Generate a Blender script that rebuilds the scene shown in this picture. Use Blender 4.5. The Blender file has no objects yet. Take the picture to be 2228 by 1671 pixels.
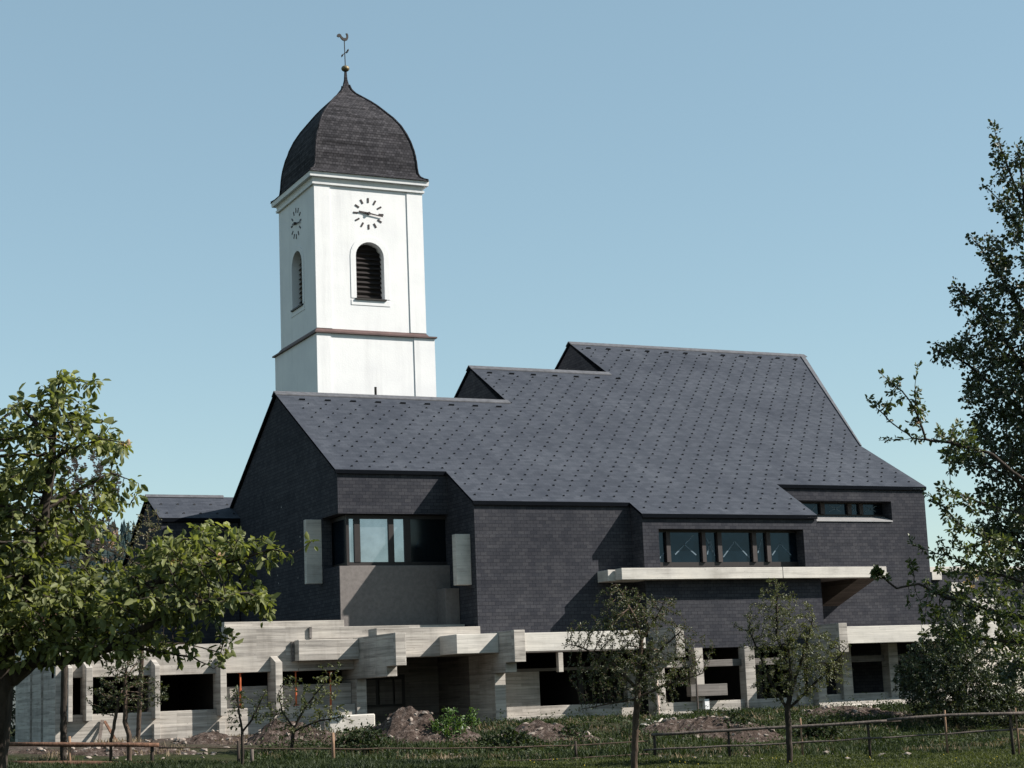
import bpy, bmesh, math, random
import numpy as np
from mathutils import Vector, Matrix
random.seed(7); np.random.seed(7)
R = math.radians
scn = bpy.context.scene
COL = scn.collection

# ------------------------------------------------------------------ camera
CAM = np.array([0.0, 0.0, 2.2]); FPX = 3916.0; CX, CY = 1114.0, 835.5
def rotm(yaw, pitch, roll):
    c, s = math.cos, math.sin
    B = np.array([[1, 0, 0], [0, 0, -1], [0, 1, 0]], float)
    Rx = np.array([[1, 0, 0], [0, c(pitch), -s(pitch)], [0, s(pitch), c(pitch)]])
    Rz = np.array([[c(yaw), -s(yaw), 0], [s(yaw), c(yaw), 0], [0, 0, 1]])
    Rr = np.array([[c(roll), -s(roll), 0], [s(roll), c(roll), 0], [0, 0, 1]])
    return Rz @ Rx @ B @ Rr
CM = rotm(R(-25.5693), R(9.9472), R(-2.2812))
cd = bpy.data.cameras.new('camera'); co = bpy.data.objects.new('camera', cd); COL.objects.link(co)
cd.sensor_width = 36; cd.lens = FPX / 2228 * 36; cd.clip_start = 0.5; cd.clip_end = 6000
mw = Matrix.Identity(4)
for i in range(3):
    for j in range(3): mw[i][j] = CM[i, j]
mw.translation = Vector(CAM)
co.matrix_world = mw
scn.camera = co
FWD = CM @ np.array([0, 0, -1.0]); RGT = CM @ np.array([1.0, 0, 0]); UPV = CM @ np.array([0, 1.0, 0])
def at(px, py, d):
    """real place that stands d metres away (along the view) behind photo point px, py"""
    r = CM @ np.array([px - CX, -(py - CY), -FPX]); r = r / (r @ FWD)
    return CAM + r * d

# ------------------------------------------------------------------ sky and sun
SUN = Vector((0.68, -0.40, 0.612)).normalized()
w = bpy.data.worlds.new('World'); scn.world = w; w.use_nodes = True
nt = w.node_tree; bg = nt.nodes['Background']
sky = nt.nodes.new('ShaderNodeTexSky'); sky.sky_type = 'NISHITA'; sky.sun_disc = False
sky.sun_elevation = math.asin(SUN.z); sky.sun_rotation = math.atan2(SUN.x, SUN.y)
sky.air_density = 1.25; sky.dust_density = 0.55; sky.ozone_density = 1.0; sky.altitude = 1200
tint = nt.nodes.new('ShaderNodeMix'); tint.data_type = 'RGBA'; tint.blend_type = 'MULTIPLY'; tint.inputs[0].default_value = 1
tint.inputs[7].default_value = (1.17, 1.18, 1.08, 1); nt.links.new(sky.outputs[0], tint.inputs[6])
veil = nt.nodes.new('ShaderNodeMix'); veil.data_type = 'RGBA'; veil.inputs[0].default_value = .43   # thin high haze evens the clear sky out
veil.inputs[7].default_value = (2.72, 4.16, 4.84, 1); nt.links.new(tint.outputs[2], veil.inputs[6])
nt.links.new(veil.outputs[2], bg.inputs[0]); bg.inputs[1].default_value = 0.0685
sd = bpy.data.lights.new('sun', 'SUN'); so = bpy.data.objects.new('sun', sd); COL.objects.link(so)
sd.energy = 5.0; sd.angle = R(0.5); sd.color = (1.0, 0.95, 0.88)
so.rotation_euler = SUN.to_track_quat('Z', 'Y').to_euler()
scn.view_settings.view_transform = 'Standard'; scn.view_settings.look = 'None'
scn.view_settings.exposure = 0.95; scn.view_settings.gamma = 1.0
scn.view_settings.use_curve_mapping = False
scn.cycles.max_bounces = 6; scn.cycles.transparent_max_bounces = 8

# ------------------------------------------------------------------ materials
def newmat(name):
    m = bpy.data.materials.new(name); m.use_nodes = True
    n = m.node_tree.nodes; l = m.node_tree.links
    return m, n, l, n['Principled BSDF']
def N(n, t, **kw):
    x = n.new(t)
    for k, v in kw.items(): setattr(x, k, v)
    return x
def ramp(n, l, src, stops):
    r = n.new('ShaderNodeValToRGB')
    el = r.color_ramp.elements
    while len(el) > 1: el.remove(el[-1])
    el[0].position, el[0].color = stops[0][0], tuple(stops[0][1]) + (1,)
    for p, c in stops[1:]:
        e = el.new(p); e.color = tuple(c) + (1,)
    l.new(src, r.inputs[0]); return r.outputs[0]
def noise(n, l, vec, scale, detail=4, rough=.55, sx=1, sy=1, sz=1):
    mp = n.new('ShaderNodeMapping'); mp.inputs['Scale'].default_value = (sx, sy, sz)
    l.new(vec, mp.inputs[0])
    t = n.new('ShaderNodeTexNoise'); t.inputs['Scale'].default_value = scale
    t.inputs['Detail'].default_value = detail; t.inputs['Roughness'].default_value = rough
    l.new(mp.outputs[0], t.inputs['Vector']); return t.outputs['Fac']
def mult(n, l, a, b, fac=1.0, mode='MULTIPLY'):
    m = n.new('ShaderNodeMix'); m.data_type = 'RGBA'; m.blend_type = mode
    m.inputs[0].default_value = fac
    for s, i in ((a, 6), (b, 7)):
        if isinstance(s, tuple): m.inputs[i].default_value = s + (1,)
        else: l.new(s, m.inputs[i])
    return m.outputs[2]
def mixf(n, l, f, a, b):
    m = n.new('ShaderNodeMix'); m.data_type = 'RGBA'
    l.new(f, m.inputs[0])
    for s, i in ((a, 6), (b, 7)):
        if isinstance(s, tuple): m.inputs[i].default_value = s + (1,)
        else: l.new(s, m.inputs[i])
    return m.outputs[2]
def bump(n, l, b, h, st, dist=.02):
    bp = n.new('ShaderNodeBump'); bp.inputs['Strength'].default_value = st; bp.inputs['Distance'].default_value = dist
    l.new(h, bp.inputs['Height']); l.new(bp.outputs[0], b.inputs['Normal'])
def slate(name, c1, c2, mort, bw, rh, rough, streak, chips, mortw=.006, spec=.35, piece=.3):
    m, n, l, b = newmat(name)
    uv = n.new('ShaderNodeUVMap').outputs[0]
    br = n.new('ShaderNodeTexBrick'); l.new(uv, br.inputs['Vector'])
    br.offset = .5; br.inputs['Scale'].default_value = 1
    br.inputs['Color1'].default_value = c1 + (1,); br.inputs['Color2'].default_value = c2 + (1,)
    br.inputs['Mortar'].default_value = mort + (1,); br.inputs['Mortar Size'].default_value = mortw
    br.inputs['Mortar Smooth'].default_value = .3; br.inputs['Bias'].default_value = 0
    br.inputs['Brick Width'].default_value = bw; br.inputs['Row Height'].default_value = rh
    st = noise(n, l, uv, 1.0, 5, .6, .25, 5, 1)
    c = mult(n, l, br.outputs[0], ramp(n, l, st, [(.3, (1 - streak,) * 3), (.7, (1 + streak,) * 3)]))
    bl = noise(n, l, uv, .35, 3, .5)
    c = mult(n, l, c, ramp(n, l, bl, [(.3, (.86, .86, .88)), (.7, (1.14, 1.13, 1.12))]))
    fn = noise(n, l, uv, 28, 3, .7)
    c = mult(n, l, c, ramp(n, l, fn, [(.25, (.72,) * 3), (.75, (1.28,) * 3)]))
    vs = noise(n, l, uv, 1.0, 4, .6, 2.2, .18, 1)
    c = mult(n, l, c, ramp(n, l, vs, [(.3, (.88, .89, .91)), (.5, (1, 1, 1)), (.72, (1.14, 1.13, 1.11))]))
    wn = N(n, 'ShaderNodeTexBrick'); l.new(uv, wn.inputs['Vector']); wn.offset = .5; wn.inputs['Scale'].default_value = 1
    wn.inputs['Color1'].default_value = (.55, .55, .55, 1); wn.inputs['Color2'].default_value = (1.5, 1.48, 1.45, 1); wn.inputs['Mortar Size'].default_value = 0
    wn.inputs['Brick Width'].default_value = bw; wn.inputs['Row Height'].default_value = rh; wn.inputs['Bias'].default_value = -.1
    c = mult(n, l, c, wn.outputs[0], piece)
    if chips:
        vo = N(n, 'ShaderNodeTexVoronoi'); vo.inputs['Scale'].default_value = 1.3; l.new(uv, vo.inputs['Vector'])
        k = ramp(n, l, vo.outputs['Distance'], [(.035, (1, 1, 1)), (.05, (0, 0, 0))])
        kk = n.new('ShaderNodeMath'); kk.operation = 'MULTIPLY'; l.new(k, kk.inputs[0])
        g = noise(n, l, uv, .5, 2); gg = ramp(n, l, g, [(.5, (0, 0, 0)), (.56, (chips,) * 3)]); l.new(gg, kk.inputs[1])
        c = mixf(n, l, kk.outputs[0], c, (.4, .38, .36))
    l.new(c, b.inputs['Base Color']); b.inputs['Roughness'].default_value = rough
    b.inputs['Specular IOR Level'].default_value = spec
    bump(n, l, b, br.outputs['Fac'], -.22, .01)
    return m
def concrete(name, base, board=.105, contrast=.2, mort=.75, dirt=1.0):
    m, n, l, b = newmat(name)
    uv = n.new('ShaderNodeUVMap').outputs[0]
    br = n.new('ShaderNodeTexBrick'); l.new(uv, br.inputs['Vector']); br.offset = .37
    br.inputs['Scale'].default_value = 1; br.inputs['Brick Width'].default_value = 2.6; br.inputs['Row Height'].default_value = board
    br.inputs['Mortar Size'].default_value = .005; br.inputs['Mortar Smooth'].default_value = .5
    br.inputs['Color1'].default_value = tuple(x * (1 + contrast * .6) for x in base) + (1,)
    br.inputs['Color2'].default_value = tuple(x * (1 - contrast) for x in base) + (1,)
    br.inputs['Mortar'].default_value = tuple(x * mort for x in base) + (1,)
    st = noise(n, l, uv, 1.0, 6, .65, .7, 16, 1)
    c = mult(n, l, br.outputs[0], ramp(n, l, st, [(.30, (.50, .49, .48)), (.47, (.97, .97, .97)), (.72, (1.18, 1.18, 1.17))]), .4 + .6 * dirt)
    bl = noise(n, l, uv, .8, 4, .6)
    c = mult(n, l, c, ramp(n, l, bl, [(.28, (.70, .69, .68)), (.5, (1, 1, 1)), (.7, (1.12, 1.11, 1.09))]))
    dr = noise(n, l, uv, 1.0, 4, .6, 5, .35, 1)
    c = mult(n, l, c, ramp(n, l, dr, [(.34, (.74, .73, .72)), (.5, (1, 1, 1))]), .4 * dirt)
    vo = N(n, 'ShaderNodeTexVoronoi'); vo.inputs['Scale'].default_value = 4; l.new(uv, vo.inputs['Vector'])
    c = mult(n, l, c, ramp(n, l, vo.outputs['Distance'], [(.03, (.45,) * 3), (.07, (1,) * 3)]))
    l.new(c, b.inputs['Base Color']); b.inputs['Roughness'].default_value = .9; b.inputs['Specular IOR Level'].default_value = .2
    bump(n, l, b, st, .35, .02)
    return m
def plain(name, col, rough=.7, var=.12, sc=6, metal=0, spec=.3, obj=True):
    m, n, l, b = newmat(name)
    tc = n.new('ShaderNodeTexCoord').outputs['Object']
    f = noise(n, l, tc, sc, 4, .6)
    c = mult(n, l, tuple(col), ramp(n, l, f, [(.3, (1 - var,) * 3), (.7, (1 + var,) * 3)]))
    l.new(c, b.inputs['Base Color']); b.inputs['Roughness'].default_value = rough
    b.inputs['Metallic'].default_value = metal; b.inputs['Specular IOR Level'].default_value = spec
    return m
def leafmat(name, dark, light, trans=.35, rough=.45, spec=.4):
    m, n, l, b = newmat(name)
    a = N(n, 'ShaderNodeAttribute', attribute_name='tone')
    c = ramp(n, l, a.outputs['Fac'], [(0, dark), (1, light)])
    l.new(c, b.inputs['Base Color']); b.inputs['Roughness'].default_value = rough
    b.inputs['Specular IOR Level'].default_value = spec
    t = n.new('ShaderNodeBsdfTranslucent')
    c2 = mult(n, l, c, (1.3, 1.35, .55)); l.new(c2, t.inputs[0])
    mx = n.new('ShaderNodeMixShader'); mx.inputs[0].default_value = trans
    l.new(b.outputs[0], mx.inputs[1]); l.new(t.outputs[0], mx.inputs[2])
    l.new(mx.outputs[0], n['Material Output'].inputs['Surface'])
    return m
def barkmat(name, col):
    m, n, l, b = newmat(name)
    tc = n.new('ShaderNodeTexCoord').outputs['Object']
    f = noise(n, l, tc, 14, 5, .65, 1, 1, .25)
    c = mult(n, l, tuple(col), ramp(n, l, f, [(.3, (.5,) * 3), (.7, (1.5, 1.45, 1.4))]))
    l.new(c, b.inputs['Base Color']); b.inputs['Roughness'].default_value = .95; b.inputs['Specular IOR Level'].default_value = .1
    bump(n, l, b, f, .6, .03); return m
def glassmat(name, col, rough, metal):
    m, n, l, b = newmat(name)
    tc = n.new('ShaderNodeTexCoord').outputs['Object']
    f = noise(n, l, tc, 1.2, 4, .6)
    c = mult(n, l, tuple(col), ramp(n, l, f, [(.35, (.8,) * 3), (.65, (1.1,) * 3)]))
    l.new(c, b.inputs['Base Color']); b.inputs['Roughness'].default_value = rough; b.inputs['Metallic'].default_value = metal
    bump(n, l, b, f, .06, .02)
    return m
M = {}
M['roof'] = slate('roof_slate', (.039, .044, .055), (.048, .053, .065), (.031, .035, .043), .30, .155, .8, .05, 0, .006, .08, .14)
M['wall'] = slate('wall_slate', (.036, .037, .044), (.047, .047, .053), (.017, .017, .021), .235, .118, .85, .12, .8, .007, .03, .13)
M['dome'] = slate('dome_shingle', (.032, .031, .034), (.048, .046, .050), (.017, .016, .018), .16, .13, .85, .55, 0, .012, .03)
M['ridge'] = plain('ridge_cap', (.080, .080, .088), .7, .3, 5)
M['trim'] = plain('dark_trim', (.006, .007, .009), .9, .1, 6, 0, 0)
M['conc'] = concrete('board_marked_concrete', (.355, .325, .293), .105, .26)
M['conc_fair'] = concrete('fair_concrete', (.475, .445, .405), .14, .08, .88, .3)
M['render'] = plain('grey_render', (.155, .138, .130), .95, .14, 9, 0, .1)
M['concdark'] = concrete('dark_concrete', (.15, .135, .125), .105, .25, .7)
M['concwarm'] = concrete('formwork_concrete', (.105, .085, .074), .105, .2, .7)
m, n, l, b = newmat('white_plaster'); M['plaster'] = m
uv = n.new('ShaderNodeUVMap').outputs[0]
c = mult(n, l, (.655, .65, .65), ramp(n, l, noise(n, l, uv, 1.0, 5, .65, 2.4, .16, 1), [(.33, (.93, .93, .93)), (.48, (1, 1, 1)), (.8, (1.02, 1.02, 1.02))]))
c = mult(n, l, c, ramp(n, l, noise(n, l, uv, .6, 4, .6), [(.3, (.93, .93, .935)), (.6, (1.02, 1.02, 1.01))]))
l.new(c, b.inputs['Base Color']); b.inputs['Roughness'].default_value = .93; b.inputs['Specular IOR Level'].default_value = .08
bump(n, l, b, noise(n, l, uv, 14, 4, .6), .25, .02)
M['copper'] = plain('belt_copper', (.085, .05, .046), .6, .25, 3)
M['hook'] = plain('guard_metal', (.016, .017, .021), .6, .1)
M['markp'] = plain('clock_paint', (.028, .018, .018), .5, .1)
M['louvre'] = plain('louvre_wood', (.011, .0075, .007), .7, .3, 8)
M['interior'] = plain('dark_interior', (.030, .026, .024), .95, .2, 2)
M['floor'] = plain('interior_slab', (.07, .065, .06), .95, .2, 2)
M['frame'] = plain('window_frame', (.020, .016, .015), .5, .15)
M['mull'] = plain('window_mullion', (.036, .028, .027), .6, .15)
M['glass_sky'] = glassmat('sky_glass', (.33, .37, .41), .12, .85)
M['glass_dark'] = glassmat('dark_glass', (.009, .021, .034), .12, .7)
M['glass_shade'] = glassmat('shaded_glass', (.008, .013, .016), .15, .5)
M['tape'] = plain('window_tape', (.10, .14, .17), .8, .3, 4)
M['metal'] = plain('sill_metal', (.30, .29, .29), .45, .1, 4, .3)
M['gold'] = plain('finial_brass', (.14, .11, .06), .5, .2, 5, .4)
M['iron'] = plain('iron', (.03, .027, .025), .55, .2, 5, .5)
M['bark'] = barkmat('bark_dark', (.040, .033, .028))
M['bark2'] = barkmat('bark_brown', (.075, .055, .043))
M['wood'] = barkmat('weathered_wood', (.095, .08, .072))
M['wood_red'] = barkmat('red_brown_wood', (.115, .065, .045))
M['wood_tan'] = barkmat('tan_wood', (.19, .125, .085))
M['orange'] = plain('prop_paint', (.42, .10, .035), .6, .25, 7)
M['polew'] = plain('pole_paint', (.55, .42, .36), .6, .35, 9)
M['leafL'] = leafmat('leaf_pear_large', (.013, .029, .014), (.275, .285, .105), .38, .55, .25)
M['leafP'] = leafmat('leaf_pear_dark', (.014, .023, .013), (.080, .095, .046), .24, .5)
M['leafA'] = leafmat('leaf_apple', (.020, .036, .015), (.12, .135, .05), .3)
M['leafS'] = leafmat('leaf_small_olive', (.034, .046, .018), (.155, .155, .060), .3)
M['leafD'] = leafmat('leaf_small_dark', (.020, .030, .012), (.095, .10, .038), .3)
M['leafB'] = leafmat('leaf_shrub', (.030, .065, .018), (.12, .19, .045), .3)
M['leafG'] = leafmat('leaf_olive_grey', (.05, .055, .03), (.19, .17, .09), .25)
M['blossom'] = leafmat('blossom_pink', (.30, .20, .19), (.62, .46, .43), .3, .8, .1)
M['bloomw'] = leafmat('blossom_cream', (.55, .36, .26), (.75, .55, .42), .3, .8, .1)
M['grass'] = leafmat('grass_blade', (.014, .024, .008), (.095, .105, .038), .33, .6, .2)
M['weed'] = leafmat('weed_blade', (.010, .019, .009), (.048, .062, .024), .25, .6, .2)
M['spruce'] = leafmat('spruce_needles', (.010, .022, .025), (.024, .042, .042), .05, .8, .1)
M['pinkhouse'] = plain('house_plaster', (.5, .48, .44), .9, .06, 2)
M['housered'] = plain('house_roof_tiles', (.16, .07, .055), .85, .3, 6)
M['stone'] = plain('rubble_stone', (.20, .165, .14), .95, .5, 3)
M['paleb'] = plain('plaster_cream', (.55, .49, .42), .9, .08, 2)
m, n, l, b = newmat('ground_soil_grass'); M['ground'] = m
tc = n.new('ShaderNodeTexCoord').outputs['Object']
f1 = noise(n, l, tc, .9, 5, .6); f2 = noise(n, l, tc, 9, 5, .7)
a = N(n, 'ShaderNodeAttribute', attribute_name='soil')
gcol = ramp(n, l, f2, [(.3, (.013, .018, .007)), (.7, (.036, .042, .016))])
scol = ramp(n, l, f2, [(.3, (.028, .021, .017)), (.55, (.070, .054, .045)), (.75, (.16, .135, .115))])
md = n.new('ShaderNodeMath'); md.operation = 'ADD'; l.new(a.outputs['Fac'], md.inputs[0])
mm = n.new('ShaderNodeMath'); mm.operation = 'MULTIPLY_ADD'; l.new(f1, mm.inputs[0]); mm.inputs[1].default_value = 1.4; mm.inputs[2].default_value = -.7
l.new(mm.outputs[0], md.inputs[1]); md.use_clamp = True
l.new(mixf(n, l, md.outputs[0], gcol, scol), b.inputs['Base Color']); b.inputs['Roughness'].default_value = 1; b.inputs['Specular IOR Level'].default_value = .05
bump(n, l, b, f2, .8, .08)
m, n, l, b = newmat('heap_soil'); M['soil'] = m
tc = n.new('ShaderNodeTexCoord').outputs['Object']
f2 = noise(n, l, tc, 6, 6, .75)
l.new(ramp(n, l, f2, [(.32, (.022, .016, .013)), (.52, (.075, .055, .046)), (.72, (.20, .165, .145))]), b.inputs['Base Color'])
b.inputs['Roughness'].default_value = 1; b.inputs['Specular IOR Level'].default_value = .05
bump(n, l, b, f2, 1, .12)
m, n, l, b = newmat('far_hill_forest'); M['hill'] = m
tc = n.new('ShaderNodeTexCoord').outputs['Object']
f2 = noise(n, l, tc, .03, 6, .7)
l.new(ramp(n, l, f2, [(.3, (.009, .018, .017)), (.7, (.020, .032, .028))]), b.inputs['Base Color']); b.inputs['Roughness'].default_value = 1

# ------------------------------------------------------------------ object helpers
def setp(o, label=None, cat=None, group=None, kind=None):
    if label: o['label'] = label
    if cat: o['category'] = cat
    if group: o['group'] = group
    if kind: o['kind'] = kind
    return o
def thing(name, label, cat, loc=(0, 0, 0), group=None):
    o = bpy.data.objects.new(name, None); COL.objects.link(o); o.location = loc
    o.empty_display_size = .2
    return setp(o, label, cat, group)
def uvbox(me):
    uvl = me.uv_layers.new(name='UVMap')
    for p in me.polygons:
        nrm = p.normal
        t = Vector((0, 0, 1)).cross(nrm)
        if t.length < 1e-3: t = Vector((1, 0, 0))
        t.normalize()
        if abs(t.x) > abs(t.y):
            if t.x < 0: t = -t
        elif t.y < 0: t = -t
        v = nrm.cross(t)
        if v.z < 0 or (abs(v.z) < 1e-4 and v.y < 0): v = -v
        for li in p.loop_indices:
            c = me.vertices[me.loops[li].vertex_index].co
            uvl.data[li].uv = (c.dot(t), c.dot(v))
def mesh_obj(name, me, mat, parent=None, smooth=False):
    o = bpy.data.objects.new(name, me); COL.objects.link(o)
    for mt in (mat if isinstance(mat, (list, tuple)) else [mat]): me.materials.append(mt)
    if smooth:
        me.polygons.foreach_set('use_smooth', [True] * len(me.polygons))
    if parent is not None:
        o.parent = parent
        # geometry is written in world metres; keep it there
        p = parent; off = Vector((0, 0, 0))
        while p is not None:
            off += p.location; p = p.parent
        o.location = -off
    return o
class MB:
    def __init__(s): s.bm = bmesh.new()
    def hull(s, bot, top):
        """prism between two loops of the same length"""
        b = [s.bm.verts.new(p) for p in bot]; t = [s.bm.verts.new(p) for p in top]
        k = len(b)
        fs = [s.bm.faces.new(b[::-1]), s.bm.faces.new(t)]
        for i in range(k): fs.append(s.bm.faces.new((b[i], b[(i + 1) % k], t[(i + 1) % k], t[i])))
        bmesh.ops.recalc_face_normals(s.bm, faces=fs)
        return s
    def box(s, x0, x1, y0, y1, z0, z1):
        return s.hull([(x0, y0, z0), (x1, y0, z0), (x1, y1, z0), (x0, y1, z0)], [(x0, y0, z1), (x1, y0, z1), (x1, y1, z1), (x0, y1, z1)])
    def pv(s, poly, v0, v1):   # (u,z) outline through depth
        return s.hull([(u, v0, z) for u, z in poly], [(u, v1, z) for u, z in poly])
    def pu(s, poly, u0, u1):   # (v,z) outline along the facade
        return s.hull([(u0, v, z) for v, z in poly], [(u1, v, z) for v, z in poly])
    def pz(s, poly, z0, z1):
        return s.hull([(u, v, z0) for u, v in poly], [(u, v, z1) for u, v in poly])
    def tube(s, pts, rad, k=8):
        rings = []
        for i, p in enumerate(pts):
            p = Vector(p)
            d = (Vector(pts[min(i + 1, len(pts) - 1)]) - Vector(pts[max(i - 1, 0)])).normalized()
            a = d.cross(Vector((0, 0, 1)) if abs(d.z) < .9 else Vector((1, 0, 0))).normalized(); b_ = d.cross(a)
            r = rad[i] if isinstance(rad, (list, tuple)) else rad
            rings.append([s.bm.verts.new(p + (a * math.cos(2 * math.pi * j / k) + b_ * math.sin(2 * math.pi * j / k)) * r) for j in range(k)])
        fs = []
        for q in range(len(rings) - 1):
            for j in range(k):
                fs.append(s.bm.faces.new((rings[q][j], rings[q][(j + 1) % k], rings[q + 1][(j + 1) % k], rings[q + 1][j])))
        fs.append(s.bm.faces.new(rings[0])); fs.append(s.bm.faces.new(rings[-1]))
        bmesh.ops.recalc_face_normals(s.bm, faces=fs)
        return s
    def build(s, name, mat, parent=None, bevel=0, smooth=False):
        if bevel: bmesh.ops.bevel(s.bm, geom=s.bm.edges[:], offset=bevel, segments=1, affect='EDGES', clamp_overlap=True)
        me = bpy.data.meshes.new(name); s.bm.to_mesh(me); s.bm.free(); uvbox(me)
        return mesh_obj(name, me, mat, parent, smooth)
def box(name, mat, parent, x0, x1, y0, y1, z0, z1, bevel=0):
    return MB().box(x0, x1, y0, y1, z0, z1).build(name, mat, parent, bevel)

# ------------------------------------------------------------------ terrain
SINY, COSY = math.sin(R(25.5693)), math.cos(R(25.5693))
def sstep(a, b, x):
    t = np.clip((x - a) / (b - a), 0, 1); return t * t * (3 - 2 * t)
def gz(x, y):
    x = np.asarray(x, float); y = np.asarray(y, float)
    l_ = np.clip(x * COSY - y * SINY, -25, 25)
    base = .75 - .030 * l_
    k = sstep(41.5, 50.5, y)
    z = base * (1 - k) + 1.45 * k
    z = z + (.05 * np.sin(x * 1.3 + y * .7) * np.cos(y * 1.1 - x * .4) + .03 * np.sin(x * 3.1) * np.sin(y * 2.7)) * (1 - .4 * k)
    return z
def ghit(px, py, d0=34.0):
    """the spot where the sight line through a photo point meets the terrain"""
    for d in np.arange(d0, 75, .1):
        p = at(px, py, d)
        if p[2] <= float(gz(p[0], p[1])): return p, float(d)
    return at(px, py, 50), 50.0
def build_ground():
    fx = np.arange(-6, 64, .45); fy = np.arange(22, 62, .45)
    cx = np.concatenate([np.array([-3000, -1500, -700, -300, -150, -80, -45, -25, -15, -10]), fx, np.array([68, 75, 90, 120, 200, 400, 900, 1800, 3000])])
    cy = np.concatenate([np.array([-400, -150, -60, -25, -8, 0, 6, 12, 17]), fy, np.array([66, 72, 80, 95, 120, 180, 300, 600, 1200, 2500, 4000])])
    X, Y = np.meshgrid(cx, cy); Z = gz(X, Y)
    V = np.stack([X.ravel(), Y.ravel(), Z.ravel()], 1); nx = len(cx)
    F = []
    for j in range(len(cy) - 1):
        for i in range(nx - 1):
            q = j * nx + i; F.append((q, q + 1, q + nx + 1, q + nx))
    me = bpy.data.meshes.new('meadow'); me.from_pydata(V.tolist(), [], F); me.update()
    at_ = me.attributes.new('soil', 'FLOAT', 'POINT')
    s = np.clip((Y.ravel() - 44.5) / 5, 0, 1) * np.clip((62 - Y.ravel()) / 2, 0, 1)
    lx = X.ravel()
    s = s * np.where(lx < 20, 1.0, np.where(lx > 27, .45, 1 - .55 * (lx - 20) / 7))
    at_.data.foreach_set('value', s.astype(np.float32))
    o = mesh_obj('meadow', me, M['ground'], None, True); setp(o, kind='structure')
build_ground()

# ------------------------------------------------------------------ church
T30 = math.tan(R(30.0)); VB, ZB = 54.517, 8.825
def zr(v): return ZB + (v - VB) * T30
church = thing('church', 'modern church clad in dark slate with a stepped roof over a pale concrete base', 'church', (20.5, 56.7, 1.45))
VA, VBw, VC, VD = 56.71, 54.52, 53.72, 56.15
R1, R2, R3 = 63.08, 66.60, 70.10
def roof_prism(mb, outline, th=.08, zfun=zr):
    mb.hull([(u, v, zfun(v) - th) for u, v in outline], [(u, v, zfun(v)) for u, v in outline])
mb = MB()
front = [(20.40, R1), (29.93, R1), (29.93, R2), (36.43, R2), (36.43, R3), (49.0, R3), (44.30, 59.75), (44.52, 56.08), (37.60, 56.08),
         (37.60, 53.62), (30.38, 53.62), (30.38, 54.44), (24.43, 54.44), (24.43, 56.63), (20.40, 56.63)]
roof_prism(mb, front)
for (u0, u1, rv, ve) in ((20.40, 29.93, R1, 70.3), (29.93, 36.43, R2, 76.5), (36.43, 49.0, R3, 82.0)):
    roof_prism(mb, [(u0, rv), (u1, rv), (u1, ve), (u0, ve)], .13, lambda v, rv=rv: zr(rv) - (v - rv) * .61)
def side_trim(o):
    o.data.materials.append(M['trim'])
    for p in o.data.polygons:
        if abs(p.normal.z) < .2 or p.normal.z < 0: p.material_index = 1
roof = mb.build('roof', M['roof'], church); side_trim(roof)
# ridge and verge caps
for (u0, u1, rv) in ((20.38, 29.97, R1), (29.90, 36.47, R2), (36.40, 49.02, R3)):
    z = zr(rv); mb = MB()
    mb.pu([(rv - .26, z - .26 * T30 + .012), (rv, z + .012), (rv + .26, z - .16 + .012), (rv + .26, z - .12 + .012), (rv, z + .055), (rv - .26, z - .26 * T30 + .05)], u0, u1)
    mb.build('ridge_cap', M['ridge'], church)
mb = MB()
a = Vector((49.0, R3, zr(R3))); c = Vector((44.3, 59.75, zr(59.75)))
n_ = Vector((0, -.5, .866)); d_ = (c - a).normalized(); s_ = n_.cross(d_).normalized() * .22
if s_.x > 0: s_ = -s_
mb.hull([a + n_ * .01, c + n_ * .01, c + s_ * .25 + n_ * .01, a + s_ + n_ * .01], [a + n_ * .045, c + n_ * .045, c + s_ * .25 + n_ * .045, a + s_ + n_ * .045])
mb.build('verge_cap', M['ridge'], church)
# eave trims: thin dark fascia just under the roof edge
for (u0, u1, v) in ((20.42, 24.43, 56.63), (24.45, 30.38, 54.44), (30.40, 37.60, 53.62), (37.62, 44.50, 56.08)):
    z = zr(v); box('eave_trim', M['trim'], church, u0, u1, v - .008, v + .06, z - .135, z - .082)
def wall_top(v): return zr(v) - .14
TH = .35
# left gable
mb = MB()
mb.pu([(VA, 8.57), (58.36, 8.57), (58.36, 6.82), (VA + .003, 6.82), (VA + .003, 1.3), (70.2, 1.3), (70.2, zr(R1) - .14 - (70.2 - R1) * .61), (R1, zr(R1) - .14), (VA, wall_top(VA))], 20.50, 20.50 + TH)
mb.build('gable_wall', M['wall'], church)
mb = MB()
mb.pu([(R1 - .3, zr(R1) - .6), (R2, wall_top(R2)), (76.4, wall_top(R2) - (76.4 - R2) * .61), (76.4, 6), (R1 - .3, 6)], 29.99, 29.99 + TH)
mb.build('gable_wall', M['wall'], church)
mb = MB()
mb.pu([(R2 - .3, zr(R2) - .6), (R3, wall_top(R3)), (81.9, wall_top(R3) - (81.9 - R3) * .61), (81.9, 8), (R2 - .3, 8)], 36.49, 36.49 + TH)
mb.build('gable_wall', M['wall'], church)
# facade A (upper apron over the corner window)
def facade(name, u0, u1, v, z0, th=TH, z1=None, mat='wall'):
    return MB().box(u0, u1, v, v + th, z0, wall_top(v) if z1 is None else z1).build(name, M[mat], church)
facade('front_wall', 20.85, 24.53, VA, 8.57)
# window soffit and ceiling
box('window_soffit', M['trim'], church, 20.86, 24.52, VA + .36, 59.6, 8.55, 8.75)
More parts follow.
